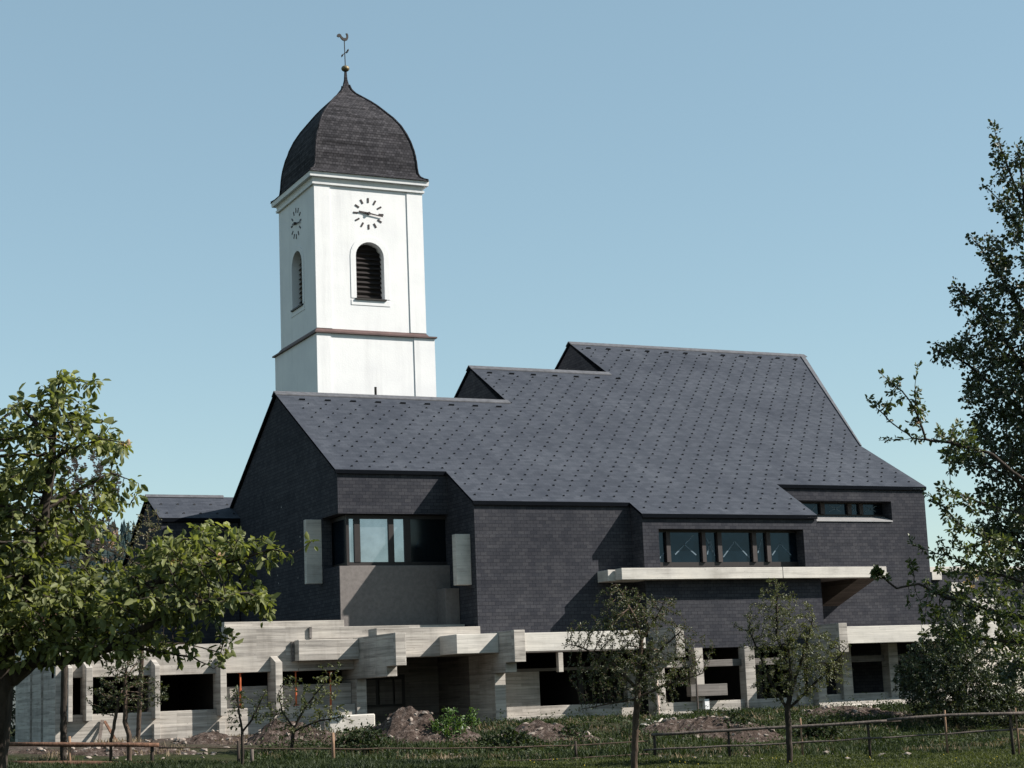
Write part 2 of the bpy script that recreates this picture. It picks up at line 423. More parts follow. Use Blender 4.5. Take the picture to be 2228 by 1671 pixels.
# grey rendered parapet box below
mb = MB()
mb.pz([(20.503, VA), (24.53, VA), (24.53, VA + .3), (20.80, VA + .3), (20.80, 58.35), (20.503, 58.35)], 4.3, 6.82)
mb.build('bay_parapet', M['render'], church, .012)
box('parapet_block', M['render'], church, 23.98, 24.49, 55.95, VA - .003, 4.7, 5.99, .01)
box('bay_floor', M['interior'], church, 20.86, 24.52, VA + .31, 60, 6.5, 6.8)
# returns (left facing) B and C
def ret(u, v0, v1, z0=3.3):
    mb = MB(); mb.pu([(v0, z0), (v1, z0), (v1, wall_top(v1)), (v0, wall_top(v0))], u, u + TH); return mb.build('return_wall', M['wall'], church)
ret(24.50, VBw, VA + 3, 4.3); ret(30.44, VC, VBw + .5, 3.3)
# facade B
facade('front_wall', 24.85, 30.48, VBw, 3.9)
# facade C with window opening u 31.05-37.02, z 6.4-7.80
mb = MB()
mb.box(30.79, 31.06, VC, VC + .55, 6.2, 7.80).box(37.02, 37.63, VC, VC + .55, 6.2, 7.80).box(30.79, 37.63, VC, VC + .55, 7.80, wall_top(VC)).box(30.79, 37.63, VC, VC + .55, 3.70, 6.2)
mb.build('front_wall', M['wall'], church)
# right side of C
mb = MB(); mb.pu([(VC + .55, 3.3), (VD + .5, 3.3), (VD + .5, wall_top(VD)), (VC + .55, wall_top(VC) + .1)], 37.28, 37.63); mb.build('return_wall', M['wall'], church)
# facade D with window opening u 38.55-42.82, z 8.44-9.15
mb = MB()
mb.box(37.63, 38.55, VD, VD + .62, 8.40, 9.15).box(42.83, 44.44, VD, VD + .62, 8.40, 9.15).box(37.63, 44.44, VD, VD + .62, 9.15, wall_top(VD)).box(37.63, 44.44, VD, VD + .62, 1.3, 8.40)
mb.build('front_wall', M['wall'], church)
# far right end and rear walls
mb = MB(); mb.hull([(44.44, VD + .62, 1.2), (44.09, VD + .62, 1.2), (43.9, 59.8, 1.2), (48.6, 70.1, 1.2), (48.6, 81.9, 1.2), (48.95, 81.9, 1.2), (48.95, 70.1, 1.2), (44.25, 59.75, 1.2)],
    [(44.44, VD + .62, wall_top(VD + .6)), (44.09, VD + .62, wall_top(VD + .6)), (43.9, 59.8, wall_top(59.7)), (48.6, 70.1, wall_top(R3)), (48.6, 81.9, 10.0), (48.95, 81.9, 10.0), (48.95, 70.1, wall_top(R3)), (44.25, 59.75, wall_top(59.7))])
mb.build('end_wall', M['wall'], church)
for q in ((20.86, 29.98, 69.85, 70.2, 1.2, 9.2), (30.4, 36.4, 76.0, 76.4, 1.2, 9.5), (36.9, 48.5, 81.5, 81.9, 1.2, 10)): box('rear_wall', M['wall'], church, *q)

# ---- corner window of bay A
def window(name): 
    o = bpy.data.objects.new(name, None); COL.objects.link(o); o.parent = church; o.location = (0, 0, 0)
    return o
def child_world(o):  # empties under the church sit at the world origin
    o.location = -church.location
    return o
def fixw(name): return child_world(window(name))
wa = fixw('corner_window')
mb = MB()
mb.box(20.86, 20.96, 56.95, 57.05, 6.83, 8.55)                        # corner post
mb.box(20.96, 24.50, 56.95, 57.05, 8.42, 8.55).box(20.96, 24.50, 56.95, 57.05, 6.83, 6.96)
mb.box(20.86, 20.96, 57.05, 59.0, 8.42, 8.55).box(20.86, 20.96, 57.05, 59.0, 6.83, 6.96)
mb.build('frame', M['frame'], wa)
for (a_, b_) in ((21.14, 21.35), (22.38, 22.57), (22.96, 23.18)):
    mb = MB(); mb.box(a_, b_, 56.93, 57.06, 6.96, 8.42); mb.build('mullion', M['frame'], wa)
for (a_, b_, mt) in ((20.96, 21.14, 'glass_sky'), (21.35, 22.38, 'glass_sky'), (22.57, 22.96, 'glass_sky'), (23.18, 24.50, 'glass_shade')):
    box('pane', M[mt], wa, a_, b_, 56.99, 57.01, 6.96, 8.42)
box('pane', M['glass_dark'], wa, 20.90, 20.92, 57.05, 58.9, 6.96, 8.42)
mb = MB()
def strip(mb, p, q, v, wd=.035):
    p = Vector((p[0], v, p[1])); q = Vector((q[0], v, q[1])); d = (q - p).normalized(); s = Vector((-d.z, 0, d.x)) * wd
    mb.hull([p - s, q - s, q + s, p + s], [x + Vector((0, -.004, 0)) for x in (p - s, q - s, q + s, p + s)])
for i in range(6):
    a0 = math.pi * (.1 + .8 * i / 6); a1 = math.pi * (.1 + .8 * (i + 1) / 6)
    strip(mb, (23.85 + .5 * math.cos(a0), 7.2 + .7 * math.sin(a0)), (23.85 + .5 * math.cos(a1), 7.2 + .7 * math.sin(a1)), 56.985, .012)
mb.build('tape_mark', M['glass_dark'], wa)
# concrete fins beside the corner window
box('concrete_fin', M['conc_fair'], church, 19.93, 20.498, 58.4, 58.62, 6.35, 8.54, .01)
box('concrete_fin', M['conc_fair'], church, 23.96, 24.498, 54.9, 55.2, 6.02, 7.71, .01)
# ---- window C
wc = fixw('ribbon_window')
mb = MB(); mb.box(31.06, 37.02, 54.16, 54.26, 7.72, 7.80).box(31.06, 37.02, 54.16, 54.26, 6.45, 6.68); mb.build('frame', M['frame'], wc)
mulls = ((31.56, 31.72), (33.00, 33.15), (33.64, 33.81), (35.08, 35.25), (35.68, 35.84))
for a_, b_ in mulls:
    mb = MB(); mb.box(a_, b_, 54.08, 54.26, 6.68, 7.72); mb.build('mullion', M['mull'], wc)
edges = [31.06] + [x for m_ in mulls for x in m_] + [37.02]
for i in range(0, len(edges), 2): box('pane', M['glass_dark'], wc, edges[i], edges[i + 1], 54.20, 54.22, 6.68, 7.72)
for p, q in (((31.95, 6.95), (32.72, 7.62)), ((32.33, 7.3), (32.8, 6.93)), ((33.25, 6.95), (33.4, 7.45)), ((33.4, 7.45), (33.55, 6.9)), ((33.25, 7.5), (33.5, 7.0)),
             ((33.9, 6.86), (34.4, 7.4)), ((34.4, 7.4), (34.98, 6.83)), ((35.95, 6.92), (36.3, 7.33)), ((36.3, 7.33), (36.75, 6.92)), ((31.3, 6.8), (31.5, 7.0)), ((35.35, 7.0), (35.55, 7.5))):
    mb = MB(); strip(mb, p, q, 54.195, .022); mb.build('tape_mark', M['tape'], wc)
# ---- window D
wd = fixw('clerestory_window')
mb = MB(); mb.box(38.55, 42.83, 56.70, 56.78, 9.10, 9.15).box(38.55, 42.83, 56.70, 56.78, 8.60, 8.69); mb.build('frame', M['frame'], wd)
mulls = ((39.88, 40.07), (41.13, 41.31), (41.68, 41.85))
for a_, b_ in mulls:
    mb = MB(); mb.box(a_, b_, 56.62, 56.78, 8.69, 9.10); mb.build('mullion', M['mull'], wd)
edges = [38.55] + [x for m_ in mulls for x in m_] + [42.83]
for i in range(0, len(edges), 2): box('pane', M['glass_dark'], wd, edges[i], edges[i + 1], 56.73, 56.75, 8.69, 9.10)
for p, q in (((40.3, 8.78), (40.95, 9.05)), ((40.35, 9.04), (40.9, 8.78)), ((41.38, 8.78), (41.6, 9.05)), ((41.4, 9.05), (41.6, 8.78)), ((42.0, 8.8), (42.55, 9.03)), ((42.05, 9.0), (42.5, 8.82)), ((39.5, 8.76), (39.75, 9.05))):
    mb = MB(); strip(mb, p, q, 56.725, .016); mb.build('tape_mark', M['tape'], wd)
mb = MB(); mb.pu([(VD - .04, 8.40), (56.70, 8.62), (56.70, 8.58), (VD - .04, 8.36)], 38.6, 42.82); mb.build('window_sill', M['metal'], wd)

# ---- snow guards on the front slope: the nearest hundred as parts, the rest in one mesh
def inside(u, v):
    if u < 20.8 or v < 53.9: return False
    lo = 56.63 if u < 24.43 else 54.44 if u < 30.4 else 53.62 if u < 37.6 else 56.08
    hi = R1 if u < 29.95 else R2 if u < 36.45 else R3
    if v < lo + .2 or v > hi - .75: return False
    if v > 59.75 and u > 44.3 + (v - 59.75) * .454 - .3: return False
    if v <= 59.75 and u > 44.2: return False
    return True
pts = []
c30 = math.cos(R(30))
for k in range(0, 42):
    tt = 10.505 - .4635 * (k - 20); v = 53 + tt * c30
    off = 27.38 + (.3325 if k % 2 else 0)
    for i in range(-12, 36):
        u = off + .665 * i
        if inside(u, v): pts.append((u + random.uniform(-.03, .03), v + random.uniform(-.015, .015), random.uniform(.8, 1.15)))
hooks = []
for (u0, u1, rv) in ((21.25, 30.1, R1), (30.54, 36.6, R2), (37.05, 48.4, R3)):
    u = u0
    while u < u1: hooks.append((u, rv - .62)); u += 1.0
def guard(mb, u, v, s=1.0):
    z = zr(v); sl = Vector((0, c30, .5)); nn = Vector((0, -.5, c30)); p = Vector((u, v, z)) + nn * .004
    x = Vector((1, 0, 0))
    mb.hull([p - x * .050 * s - sl * .06 * s, p + x * .050 * s - sl * .06 * s, p + x * .016 * s + sl * .055 * s, p - x * .016 * s + sl * .055 * s],
            [p - x * .028 * s - sl * .055 * s + nn * .05, p + x * .028 * s - sl * .055 * s + nn * .05, p + x * .012 * s + sl * .04 * s + nn * .02, p - x * .012 * s + sl * .04 * s + nn * .02])
pts.sort(key=lambda q: (Vector((q[0], q[1], zr(q[1]))) - Vector(CAM)).length)
for q in pts[:100]:
    mb = MB(); guard(mb, q[0], q[1], q[2] * .68); mb.build('snow_guard', M['hook'], church)
mb = MB()
for q in pts[100:]: guard(mb, q[0], q[1], q[2] * .68)
o = mb.build('snow_guards', M['hook'], church); o['kind'] = 'stuff'
for u, v in hooks:
    mb = MB(); z = zr(v); sl = Vector((0, c30, .5)); nn = Vector((0, -.5, c30)); p = Vector((u, v, z)) + nn * .004; x = Vector((1, 0, 0))
    mb.hull([p - x * .13 - sl * .05, p + x * .13 - sl * .05, p + x * .05 + sl * .05, p - x * .05 + sl * .05], [p - x * .11 - sl * .05 + nn * .07, p + x * .11 - sl * .05 + nn * .07, p + x * .04 + sl * .03 + nn * .02, p - x * .04 + sl * .03 + nn * .02])
    mb.build('roof_hook', M['hook'], church)
MB().tube([(24.46, R1 + .1, 13.5), (24.46, R1 + .1, 14.14)], .05).build('vent_pipe', M['iron'], church)

# ---- balcony beam, bracket
box('balcony_beam', M['conc_fair'], church, 29.28, 35.72, 53.26, VC - .003, 6.03, 6.42, .012)
box('balcony_beam', M['conc_fair'], church, 35.735, 40.2, 53.26, 53.66, 6.03, 6.42, .012)
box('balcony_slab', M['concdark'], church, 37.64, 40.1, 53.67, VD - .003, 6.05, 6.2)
box('balcony_return', M['conc_fair'], church, 29.02, 30.43, 53.75, 54.50, 6.02, 6.40, .01)
mb = MB(); mb.pu([(53.67, 6.03), (VD - .003, 5.18), (VD - .003, 6.045), (53.67, 6.045)], 39.25, 40.05); mb.build('bracket', M['concwarm'], church)

# ---- lower concrete storey
CW = [('a', 20.50, 20.85), ('b', 24.50, 24.89), ('c', 30.44, 30.77), ('d', 36.92, 37.28)]
def crosswall(u0, u1, vhead, vblk, vpost, vback, zbot=1.2, mat='conc', foot=True):
    mb = MB()
    mb.pu([(vhead, 3.37), (vhead, 4.37), (vback, 4.37), (vback, 3.06), (vblk, 3.06), (vblk, 3.37)], u0, u1)
    mb.build('cross_wall', M[mat], church, .01)
    if foot: box('cross_wall_foot', M[mat], church, u0 + .004, u1 - .004, vpost, vback, zbot, 3.055, .01)
crosswall(20.50, 20.85, 51.85, 52.65, 55.35, 57.3)
crosswall(24.50, 24.89, 51.80, 52.50, 53.38, 55.4)
crosswall(30.44, 30.77, 51.90, 52.60, 53.30, 53.95)
crosswall(36.92, 37.28, 51.85, 52.55, 53.30, 53.95)
# parapets left of / in front of bay A
box('parapet', M['conc'], church, 16.30, 20.33, 55.90, 56.25, 4.2, 4.985, .01)
box('parapet', M['conc'], church, 19.05, 24.46, 55.50, 55.85, 4.372, 4.755, .01)
box('parapet_panel', M['conc'], church, 18.46, 20.497, 55.02, 55.45, 3.68, 4.335, .012)
box('lintel', M['conc'], church, 10.9, 18.6, 55.50, 55.88, 3.375, 4.30, .01)
box('lintel', M['conc'], church, 18.605, 20.49, 55.50, 55.88, 3.375, 4.365, .01)
mb = MB(); mb.box(18.98, 19.06, 55.44, 55.50, 4.40, 4.76).box(18.36, 18.44, 55.40, 55.50, 3.68, 4.30); mb.build('parapet_rib', M['concdark'], church)
box('parapet', M['conc'], church, 16.30, 19.04, 55.52, 55.87, 4.305, 4.80, .01)
# beam over the entrance and the box beam beside cross wall b
box('concrete_beam', M['conc'], church, 20.855, 24.495, 54.35, 55.1, 3.68, 4.62, .01)
box('concrete_beam', M['conc_fair'], church, 23.02, 24.495, 52.95, 54.345, 3.705, 4.32, .012)
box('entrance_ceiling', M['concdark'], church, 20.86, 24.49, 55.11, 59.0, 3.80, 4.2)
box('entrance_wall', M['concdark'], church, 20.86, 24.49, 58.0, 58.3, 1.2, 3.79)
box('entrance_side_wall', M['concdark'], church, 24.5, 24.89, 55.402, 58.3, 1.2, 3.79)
ew = fixw('entrance_window')
box('frame', M['frame'], ew, 21.15, 23.2, 57.9, 57.995, 2.15, 3.2)
for a_, b_ in ((21.52, 22.1), (22.24, 22.72), (22.80, 23.05)): box('panel', M['concdark'], ew, a_, b_, 57.82, 57.897, 2.22, 3.05)
# front beam between b and c with slab behind
box('concrete_beam', M['conc_fair'], church, 24.895, 29.35, 51.98, 52.35, 3.69, 4.28, .012)
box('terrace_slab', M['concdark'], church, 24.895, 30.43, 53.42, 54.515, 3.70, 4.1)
box('support_post', M['conc_fair'], church, 26.86, 27.03, 53.44, 53.62, 3.04, 3.695, .006)
mb = MB(); mb.box(24.895, 26.68, 54.55, 54.85, 1.0, 3.10).box(26.68, 30.43, 54.55, 54.85, 1.0, 1.96); mb.box(30.0, 30.43, 54.55, 54.85, 1.96, 3.10)
mb.build('bay_wall', M['conc'], church, .008)
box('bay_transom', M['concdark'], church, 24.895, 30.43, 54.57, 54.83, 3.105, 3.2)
box('plinth', M['conc'], church, 24.9, 28.2, 54.25, 54.545, 1.0, 1.66, .02)
# bay C
box('sill_wall', M['conc'], church, 30.78, 36.91, 53.62, 53.95, 1.0, 1.90, .01)
box('transom', M['concdark'], church, 30.78, 36.91, 53.72, 53.95, 3.06, 3.29, .006)
for a_, b_ in ((32.08, 32.42), (34.09, 34.50), (36.2, 36.5)): box('bay_post', M['conc'], church, a_, b_, 53.50, 53.9, 1.60 if a_ > 33 else 1.9, 3.70, .01)
box('ledge_block', M['concdark'], church, 31.75, 33.2, 53.30, 53.60, 2.07, 2.47, .01)  # darker concrete stands in for shade falling on this block
box('ledge_block', M['plaster'], church, 32.34, 32.52, 53.42, 53.60, 1.62, 1.97, .006)
# bay D
box('concrete_beam', M['conc_fair'], church, 37.285, 40.55, 51.98, 52.35, 3.66, 4.25, .012)
box('concrete_beam', M['conc_fair'], church, 40.56, 44.2, 51.98, 52.35, 3.66, 4.25, .012)
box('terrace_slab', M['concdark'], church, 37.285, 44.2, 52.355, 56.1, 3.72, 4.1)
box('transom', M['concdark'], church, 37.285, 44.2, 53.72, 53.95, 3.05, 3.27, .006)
for a_, b_ in ((38.1, 38.52), (40.15, 40.56), (42.2, 42.6)): box('bay_post', M['conc'], church, a_, b_, 53.45, 53.9, 1.2, 3.72, .01)
box('sill_wall', M['conc'], church, 37.285, 44.2, 53.6, 53.95, 1.0, 1.95, .01)
mb = MB(); mb.pu([(53.0, 1.0), (53.59, 1.0), (53.59, 1.75), (53.35, 1.75), (53.0, 1.35)], 36.9, 44.2); mb.build('plinth', M['conc'], church)
# dark rooms behind the lower openings
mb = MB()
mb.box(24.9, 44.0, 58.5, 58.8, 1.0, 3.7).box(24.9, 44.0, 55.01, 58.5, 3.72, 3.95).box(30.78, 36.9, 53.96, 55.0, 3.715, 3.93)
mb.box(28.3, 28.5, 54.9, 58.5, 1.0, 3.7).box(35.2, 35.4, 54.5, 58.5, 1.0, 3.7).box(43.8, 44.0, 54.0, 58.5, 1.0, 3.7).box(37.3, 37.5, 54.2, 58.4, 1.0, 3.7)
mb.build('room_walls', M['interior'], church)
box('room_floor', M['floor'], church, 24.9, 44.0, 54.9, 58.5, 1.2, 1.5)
# left terrace wing of the lower storey
mb = MB()
mb.box(11.2, 17.85, 55.44, 55.8, 1.0, 2.275); mb.box(17.85, 20.49, 55.44, 55.8, 1.0, 2.275)
mb.build('sill_wall', M['conc'], church, .015)
mb = MB(); mb.box(16.10, 17.67, 55.82, 56.0, 2.28, 2.95).box(17.9, 20.49, 55.82, 56.0, 2.28, 2.95); mb.build('infill_panel', M['conc'], church, .006)
for a_, b_ in ((11.22, 11.35), (11.75, 11.95), (13.84, 14.0), (15.89, 16.09), (17.67, 17.9)):
    mb = MB(); mb.pu([(54.98, 2.07), (55.435, 2.07), (55.435, 2.29), (55.8, 2.29), (55.8, 3.37), (55.495, 3.37), (55.495, 3.86), (54.98, 3.66)], a_, b_)
    mb.build('facade_post', M['conc'], church, .008)
for a_ in (13.86, 15.90, 17.70): box('facade_post_foot', M['conc'], church, a_, a_ + .2, 55.2, 55.437, 1.0, 1.9, .008)
mb = MB(); mb.box(10.9, 11.2, 55.30, 61.9, 1.0, 4.1); mb.build('end_wall', M['conc'], church, .01)
for a_, b_ in ((57.2, 57.45), (59.0, 59.3)): box('end_wall_rib', M['conc'], church, 10.84, 10.896, a_, b_, 1.0, 3.9)
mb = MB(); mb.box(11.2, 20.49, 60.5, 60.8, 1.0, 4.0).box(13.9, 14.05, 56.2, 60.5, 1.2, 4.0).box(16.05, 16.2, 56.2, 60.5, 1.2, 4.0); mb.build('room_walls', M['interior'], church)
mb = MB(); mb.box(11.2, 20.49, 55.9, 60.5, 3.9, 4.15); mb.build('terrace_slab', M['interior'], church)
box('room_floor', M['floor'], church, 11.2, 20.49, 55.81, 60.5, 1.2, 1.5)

# ---- low wing behind on the left
wing = thing('low_wing', 'low slate-roofed wing behind leaves, left of the tall dark gable', 'building', (17, 70, 1.4))
mb = MB(); mb.hull([(17.3, 70.05, 10.55), (21.6, 70.05, 10.55), (21.6, 67.9, 9.45), (17.3, 67.9, 9.45)], [(17.3, 70.05, 10.68), (21.6, 70.05, 10.68), (21.6, 67.9, 9.60), (17.3, 67.9, 9.60)])
mb.hull([(17.3, 70.05, 10.55), (21.6, 70.05, 10.55), (21.6, 74, 8.2), (17.3, 74, 8.2)], [(17.3, 70.05, 10.68), (21.6, 70.05, 10.68), (21.6, 74, 8.33), (17.3, 74, 8.33)])
side_trim(mb.build('roof', M['roof'], wing))
mb = MB(); mb.pu([(68.0, 1.3), (73.8, 1.3), (73.8, 8.25), (70.05, 10.5), (68.0, 9.44)], 17.4, 20.45); mb.build('wall', M['wall'], wing)
MB().pu([(69.9, 10.64), (70.05, 10.72), (70.2, 10.62), (70.05, 10.76)], 17.28, 20.45).build('ridge_cap', M['ridge'], wing)
for u in np.arange(17.7, 20.5, .665):
    for v in (68.3, 69.2):
        mb = MB(); z = 9.60 + (v - 67.9) * .502; mb.hull([(u - .05, v, z), (u + .05, v, z), (u + .02, v + .09, z + .05), (u - .02, v + .09, z + .05)], [(u - .03, v, z + .06), (u + .03, v, z + .06), (u + .01, v + .07, z + .07), (u - .01, v + .07, z + .07)])
        mb.build('snow_guard', M['hook'], wing)

# ------------------------------------------------------------------ bell tower
tower = thing('bell_tower', 'white plastered bell tower with dark curved dome, belfry windows and clocks', 'tower', (27.4, 73.44, 1.45))
def empt(name, par):
    o = bpy.data.objects.new(name, None); COL.objects.link(o); o.parent = par
    o.location = -par.location; return o
U0, U1, V0, V1 = 24.90, 29.90, 71.0, 75.88
box('lower_shaft', M['plaster'], tower, 24.88, 30.27, 70.98, 76.72, 1.2, 17.86)
ZS, ZT = 18.0, 24.62
def archpts(c, r, zs, n=14, rev=False):
    p = [(c + r * math.cos(math.pi * i / n), zs + r * math.sin(math.pi * i / n)) for i in range(n + 1)]
    return p[::-1] if rev else p
def arched_wall(fn, a0, a1, c, hw, z0, zs):
    # pieces left, right, below, and above with the arch cut out
    fn([(a0, ZS), (c - hw, ZS), (c - hw, zs), (a0, zs)]); fn([(c + hw, ZS), (a1, ZS), (a1, zs), (c + hw, zs)])
    fn([(c - hw, ZS), (c + hw, ZS), (c + hw, z0), (c - hw, z0)])
    ap = archpts(c, hw, zs)
    top = [(a1, zs), (a1, ZT), (c, ZT), (c, zs + hw)] + [q for q in ap[::-1] if q[0] > c + 1e-6]
    fn(top)
    top = [(a0, ZT), (a0, zs)] + [q for q in ap[::-1] if q[0] < c - 1e-6] + [(c, zs + hw), (c, ZT)]
    fn(top)
mb = MB(); arched_wall(lambda p: mb.pv(p, V0, V0 + .55), U0, U1, 27.38, .645, 19.48, 21.35); mb.build('front_wall', M['plaster'], tower)
mb = MB(); arched_wall(lambda p: mb.pu(p, U0, U0 + .55), V0 + .55, V1, 73.44, .69, 19.5, 21.32); mb.build('side_wall', M['plaster'], tower)
box('rear_wall', M['plaster'], tower, U0 + .551, U1, V1 - .4, V1, ZS, ZT); box('side_wall', M['plaster'], tower, U1 - .4, U1, V0 + .551, V1 - .401, ZS, ZT)
mb = MB(); mb.box(U0 + .9, U0 + 1.0, V0 + .9, V1 - .5, ZS, ZT).box(U0 + 1.0, U1 - .5, V0 + .9, V0 + 1.0, ZS, ZT); mb.build('belfry_lining', M['interior'], tower)
# corner strips (proud plaster bands), both storeys
for a_, b_ in ((29.18, 29.915), (24.885, 25.6)): box('corner_strip', M['plaster'], tower, a_, b_, V0 - .035, V0 - .001, 18.08, 24.42)
for a_, b_ in ((29.32, 30.285), (24.865, 25.5)): box('corner_strip', M['plaster'], tower, a_, b_, V0 - .055, V0 - .021, 8, 17.86)
# belt course
mb = MB(); mb.hull([(24.78, 70.86, 17.865), (30.38, 70.86, 17.865), (30.38, 76.83, 17.865), (24.78, 76.83, 17.865)], [(24.78, 70.86, 17.93), (30.38, 70.86, 17.93), (30.38, 76.83, 17.93), (24.78, 76.83, 17.93)])
mb.hull([(24.79, 70.87, 17.931), (30.0, 70.87, 17.931), (30.0, 76.0, 17.931), (24.79, 76.0, 17.931)], [(24.895, 70.99, 18.07), (29.91, 70.99, 18.07), (29.91, 75.89, 18.07), (24.895, 75.89, 18.07)])
mb.build('belt_course', M['copper'], tower)
# cornice
mb = MB()
def sq(o, z): return [(U0 - o, V0 - o, z), (U1 + o, V0 - o, z), (U1 + o, V1 + o, z), (U0 - o, V1 + o, z)]
mb.hull(sq(.10, 24.40), sq(.11, 24.50)).hull(sq(.05, 24.501), sq(.10, 24.70)).hull(sq(.25, 24.701), sq(.27, 24.90)); mb.build('cornice', M['plaster'], tower)
# dome
prof = [(2.78, 24.905), (2.74, 24.95), (2.60, 25.02), (2.48, 25.13), (2.40, 25.3), (2.375, 25.5), (2.355, 25.8), (2.325, 26.1), (2.28, 26.38), (2.18, 26.80), (2.05, 27.2), (1.87, 27.62), (1.63, 28.02), (1.30, 28.45), (1.08, 28.73), (.86, 28.97), (.56, 29.26), (.34, 29.47), (.20, 29.68), (.12, 29.92), (.065, 30.2), (.045, 30.58)]
UC, VCt = 27.38, 73.44
verts, faces, uvs = [], [], []
acc = 0; accs = [0]
for i in range(1, len(prof)): acc += math.hypot(prof[i][0] - prof[i - 1][0], prof[i][1] - prof[i - 1][1]); accs.append(acc)
for r_, z in prof: verts += [(UC - r_, VCt - r_, z), (UC + r_, VCt - r_, z), (UC + r_, VCt + r_, z), (UC - r_, VCt + r_, z)]
for i in range(len(prof) - 1):
    for j in range(4):
        k = (j + 1) % 4
        faces.append((4 * i + j, 4 * i + k, 4 * i + 4 + k, 4 * i + 4 + j))
        uvs.append([(-prof[i][0], accs[i]), (prof[i][0], accs[i]), (prof[i + 1][0], accs[i + 1]), (-prof[i + 1][0], accs[i + 1])])
faces.append((3, 2, 1, 0)); uvs.append([(0, 0)] * 4)
me = bpy.data.meshes.new('dome'); me.from_pydata(verts, [], faces); ul = me.uv_layers.new(name='UVMap')
for p, uvq in zip(me.polygons, uvs):
    for li, q in zip(p.loop_indices, uvq): ul.data[li].uv = q
dome = mesh_obj('dome', me, M['dome'], tower)
mb = MB()
for sx, sy in ((-1, -1), (1, -1), (1, 1), (-1, 1)): mb.tube([(UC + sx * (r_ + .005), VCt + sy * (r_ + .005), z + .01) for r_, z in prof[1:-2]], .045, 6)
mb.build('hip_roll', M['dome'], tower)
fin = empt('finial', tower)
mb = MB(); mb.tube([(UC, VCt, 30.4), (UC, VCt, 30.58), (UC, VCt, 30.61)], [.05, .05, .09], 10); mb.build('collar', M['iron'], fin)
bm = bmesh.new(); bmesh.ops.create_uvsphere(bm, u_segments=16, v_segments=10, radius=.19); me = bpy.data.meshes.new('ball'); bm.to_mesh(me); bm.free()
for v in me.vertices: v.co = (v.co.x + UC, v.co.y + VCt, v.co.z * .76 + 30.74)
mesh_obj('ball', me, M['gold'], fin, True)
MB().tube([(UC, VCt, 30.85), (UC - .02, VCt, 32.10)], .022, 6).build('rod', M['iron'], fin)
mb = MB(); mb.tube([(UC - .14, VCt, 31.36), (UC + .13, VCt, 31.60)], .02, 6)
for du, dz in ((-.14, 31.34), (.14, 31.62), (.10, 31.55)): mb.tube([(UC + du - .04, VCt, dz - .07), (UC + du, VCt, dz), (UC + du + .03, VCt, dz + .08)], [.02, .05, .015], 6)
mb.build('wind_rose', M['iron'], fin)
ck = [(-.40, 32.25), (-.37, 32.33), (-.29, 32.38), (-.21, 32.35), (-.16, 32.26), (-.08, 32.20), (.02, 32.20), (.07, 32.27), (.06, 32.37), (.03, 32.42), (.10, 32.44), (.15, 32.36), (.15, 32.22), (.10, 32.11), (.0, 32.06), (-.12, 32.08), (-.20, 32.15), (-.25, 32.23), (-.32, 32.20)]
mb = MB(); mb.pv([(UC + a_ + .02, z) for a_, z in ck], VCt - .03, VCt + .03); mb.build('weathercock', M['iron'], fin)
# clocks
def clock(front):
    ce = empt('clock', tower)
    rad0, rad1 = .49, .70
    c0 = 27.37 if front else 73.44; zc = 23.28
    def quad(mb, pts2, off, th=.02):
        if front: mb.pv([(c0 + a_, zc + b_) for a_, b_ in pts2], V0 - off - th, V0 - off)
        else: mb.pu([(c0 - a_, zc + b_) for a_, b_ in pts2], U0 - off - th, U0 - off)
    for h in range(12):
        an = math.pi / 2 - h * math.pi / 6; d = (math.cos(an), math.sin(an)); s = (-d[1] * .036, d[0] * .036)
        mb = MB(); quad(mb, [(d[0] * rad0 - s[0], d[1] * rad0 - s[1]), (d[0] * rad1 - s[0], d[1] * rad1 - s[1]), (d[0] * rad1 + s[0], d[1] * rad1 + s[1]), (d[0] * rad0 + s[0], d[1] * rad0 + s[1])], .002)
        mb.build('hour_mark', M['markp'], ce)
    for an, ln, tail, wd in ((R(172), .46, .08, .05), (R(-9), .66, .14, .034)):
        d = (math.cos(an), math.sin(an)); s = (-d[1] * wd, d[0] * wd); mb = MB()
        quad(mb, [(-d[0] * tail - s[0], -d[1] * tail - s[1]), (d[0] * ln - s[0] * .6, d[1] * ln - s[1] * .6), (d[0] * ln + s[0] * .6, d[1] * ln + s[1] * .6), (-d[0] * tail + s[0], -d[1] * tail + s[1])], .03 if ln < .5 else .055)
        mb.build('clock_hand', M['markp'], ce)
    mb = MB(); quad(mb, [(.06 * math.cos(i * math.pi / 4), .06 * math.sin(i * math.pi / 4)) for i in range(8)], .002, .12); mb.build('hub', M['markp'], ce)
clock(True); clock(False)
